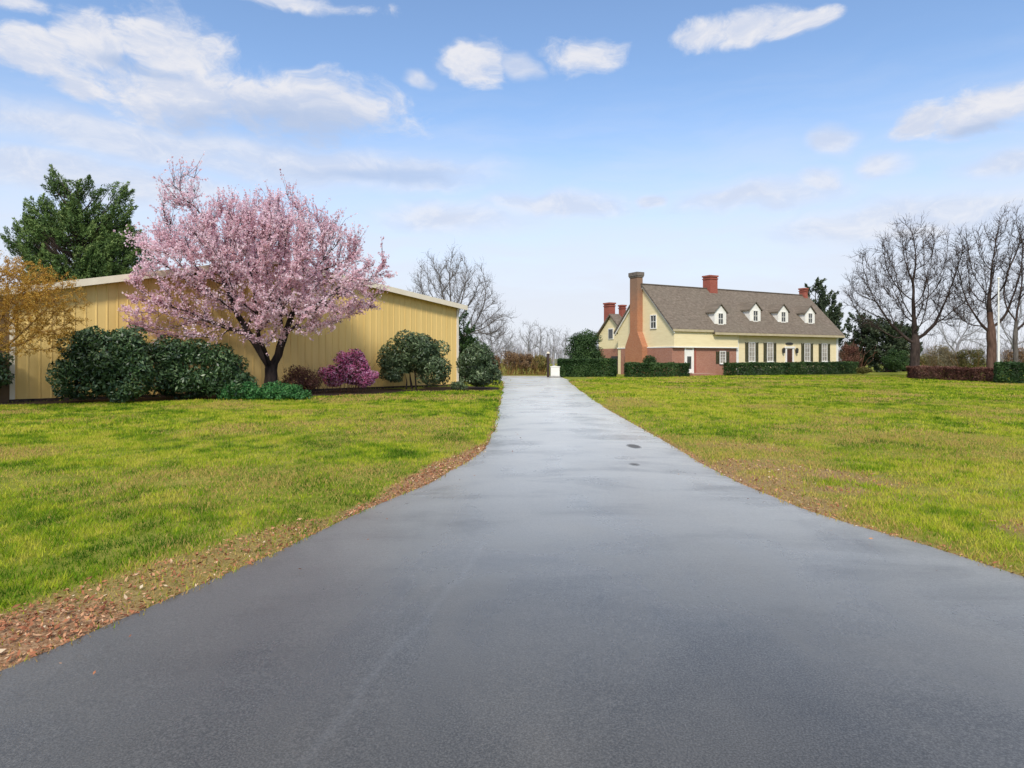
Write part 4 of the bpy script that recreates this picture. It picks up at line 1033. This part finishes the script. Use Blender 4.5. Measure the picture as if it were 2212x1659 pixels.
# gable window
mb = MB(); b0, b1, z0, z1 = 2.4, 3.2, 5.05, 6.35
mb.box(-.09, -.004, b0 - .1, b0, z0 - .1, z1 + .1); mb.box(-.09, -.004, b1, b1 + .1, z0 - .1, z1 + .1); mb.box(-.09, -.004, b0, b1, z0 - .1, z0); mb.box(-.09, -.004, b0, b1, z1, z1 + .1)
mb.box(-.07, -.04, b0, b1, (z0 + z1) / 2 - .03, (z0 + z1) / 2 + .03); mb.box(-.068, -.042, (b0 + b1) / 2 - .02, (b0 + b1) / 2 + .02, z0, z1)
gw = mb.build('window', m_white, house); mb = MB(); mb.box(-.03, -.012, b0, b1, z0, z1); mb.build('pane', m_pane_d, gw)
# dormers
for (s, bf, zs, zp) in ((7.0, .22, 5.36, 7.65), (12.9, .72, 5.88, 8.15), (17.5, .72, 5.90, 8.1), (22.2, .72, 5.90, 8.1)):
    hw, ze = .86, zp - .8
    zb = EV + SL * bf - .3
    b_end = (zp - EV) / SL + .1
    mb = MB()
    mb.prism([(s - hw, zb), (s + hw, zb), (s + hw, ze), (s, zp - .06), (s - hw, ze)], bf, (ze - EV) / SL + .25, 'y')
    dm = mb.build('dormer', m_white, house)
    mb = MB()
    k_ = .74 / hw
    for sg in (-1, 1):
        q = [(s, zp - .02), (s + sg * (hw + .18), ze - .18 * k_ - .02), (s + sg * (hw + .18), ze - .18 * k_ + .10), (s, zp + .10)]
        mb.prism(q, bf - .16, b_end, 'y')
    mb.build('dormer_roof', m_shingle, dm)
    mb = MB(); a, b, z0, z1 = s - .33, s + .33, zs + .18, zs + 1.28
    y = bf - .004
    mb.box(a - .1, a, y - .07, y, z0 - .1, z1 + .1); mb.box(b, b + .1, y - .07, y, z0 - .1, z1 + .1); mb.box(a, b, y - .07, y, z0 - .1, z0); mb.box(a, b, y - .07, y, z1, z1 + .1)
    mb.box(s - .018, s + .018, y - .05, y - .025, z0, z1); mb.box(a, b, y - .052, y - .027, (z0 + z1) / 2 - .025, (z0 + z1) / 2 + .025)
    mb.build('window', m_white, dm)
    mb = MB(); mb.box(a, b, y - .02, y - .008, z0, z1); mb.build('pane', m_pane_d, dm)
# rear wing seen past the near gable
wg = MB(); wb0, wb1, wr = 8.905, 14.0, 11.45
wg.prism([(wb0, 3.0), (wb1, 3.0), (wb1, 4.6), (wr, 6.9), (wb0, 4.6)], 1.0, 12, 'x'); wing = wg.build('rear_wing', m_cream, house)
mb = MB(); mb.box(1.0, 12, wb0 + .003, wb1, -.2, 2.996); mb.build('wing_brick', m_brick, wing)
mb = MB()
for (a, b) in (((wr, 6.9), (wb1 + .35, 4.6 - .35 * .9)), ((wb0 + .002, 4.62), (wr, 6.9))):
    mb.prism([(a[0], a[1] + .02), (b[0], b[1] + .02), (b[0], b[1] + .22), (a[0], a[1] + .22)], .7, 12.3, 'x')
mb.build('wing_roof', m_shingle, wing)
mb = MB(); mb.box(.93, .996, 11.0, 12.0, 4.1, 5.4); mb.build('window', m_white, wing)
mb = MB(); mb.box(.90, .926, 11.12, 11.88, 4.22, 5.28); mb.build('pane', m_pane_d, wing)
mb = MB(); mb.box(.93, .996, 10.2, 11.4, .0, 2.1); mb.build('wing_door', m_dark, wing)
c = chimney(1.05, 1.9, 11.9, 13.0, 5.0, 8.5, m_brick_rd, m_brick_rd, house)
c = chimney(2.2, 2.8, 11.0, 11.6, 6.2, 8.2, m_brick_rd, m_brick_rd, house)
# hedges along the house, in its own direction
def along(s, b):
    return (HA[0] + math.cos(HROT) * s - math.sin(HROT) * b, HA[1] + math.sin(HROT) * s + math.cos(HROT) * b, 0)
hedge('clipped_hedge', 'low dark green hedge left of the side door, below the orange brick chimney', 0, 6.2, -.6, .6, 1.35, 5000, .075, m_hedge, 601, (gx(1352, 63.5), 63.5, 0), math.radians(4))
shrub('green_bush', 'rounded green bush behind the hedge at the foot of the orange brick chimney', gx(1405, 64.6), 64.6, [(0, 0, 1.1, .9, .7, 1.15)], 2600, .07, .5, m_hedge, 603, stem=(5, .8, .03))
hedge('clipped_hedge', 'low dark green hedge in front of the house between the side door and front door', 5.6, 15.4, -.6, .7, 1.35, 7000, .075, m_hedge, 605, along(0, -2.2), HROT)
hedge('clipped_hedge', 'low dark green hedge in front of the house right of the front door', 15.9, 26.2, -.6, .7, 1.4, 7000, .075, m_hedge, 607, along(0, -2.2), HROT)

# ------------------------------------------------------------------ white pole, white cabinet
t = thing('flagpole', 'tall white pole standing beside the reddish ivy trunk', 'pole', (gx(2157, 52), 52, 0))
mb = MB(); mb.cyl(0, 0, -.1, 8.2, .09, .05, 14); mb.build('pole', m_white, t)
mb = MB(); mb.cyl(0, 0, 8.2, 8.26, .06, .10, 14); mb.cyl(0, 0, 8.26, 8.36, .10, .04, 14); mb.build('finial', m_white, t)
mb = MB(); mb.cyl(0, 0, -.05, .14, .2, .14, 14); mb.build('base', m_foot, t)
t = thing('utility_cabinet', 'small white utility cabinet at the far end of the drive beside the hedge', 'cabinet', (gx(1199, 62), 62, 0))
mb = MB(); mb.box(-.42, .42, -.3, .3, .12, 1.0); mb.build('body', m_white, t, .02)
mb = MB(); mb.prism([(-.47, 1.002), (.47, 1.002), (.47, 1.06), (0, 1.14), (-.47, 1.06)], -.34, .34, 'y'); mb.build('lid', m_white, t)
mb = MB(); mb.box(-.36, .36, -.325, -.303, .2, .93); mb.build('door', m_white, t)
mb = MB(); mb.box(-.5, .5, -.38, .38, -.1, .118); mb.build('base', m_foot, t)
t = thing('gate_post', 'dark timber post with a pale cap beside the small white cabinet', 'post', (gx(1184, 63), 63, 0))
mb = MB(); mb.box(-.12, .12, -.12, .12, -.1, 2.3); mb.build('post', m_bark_dark, t, .015)
mb = MB(); mb.box(-.17, .17, -.17, .17, 2.302, 2.38); mb.box(-.1, .1, -.1, .1, 2.38, 2.48); mb.build('cap', m_trim, t)
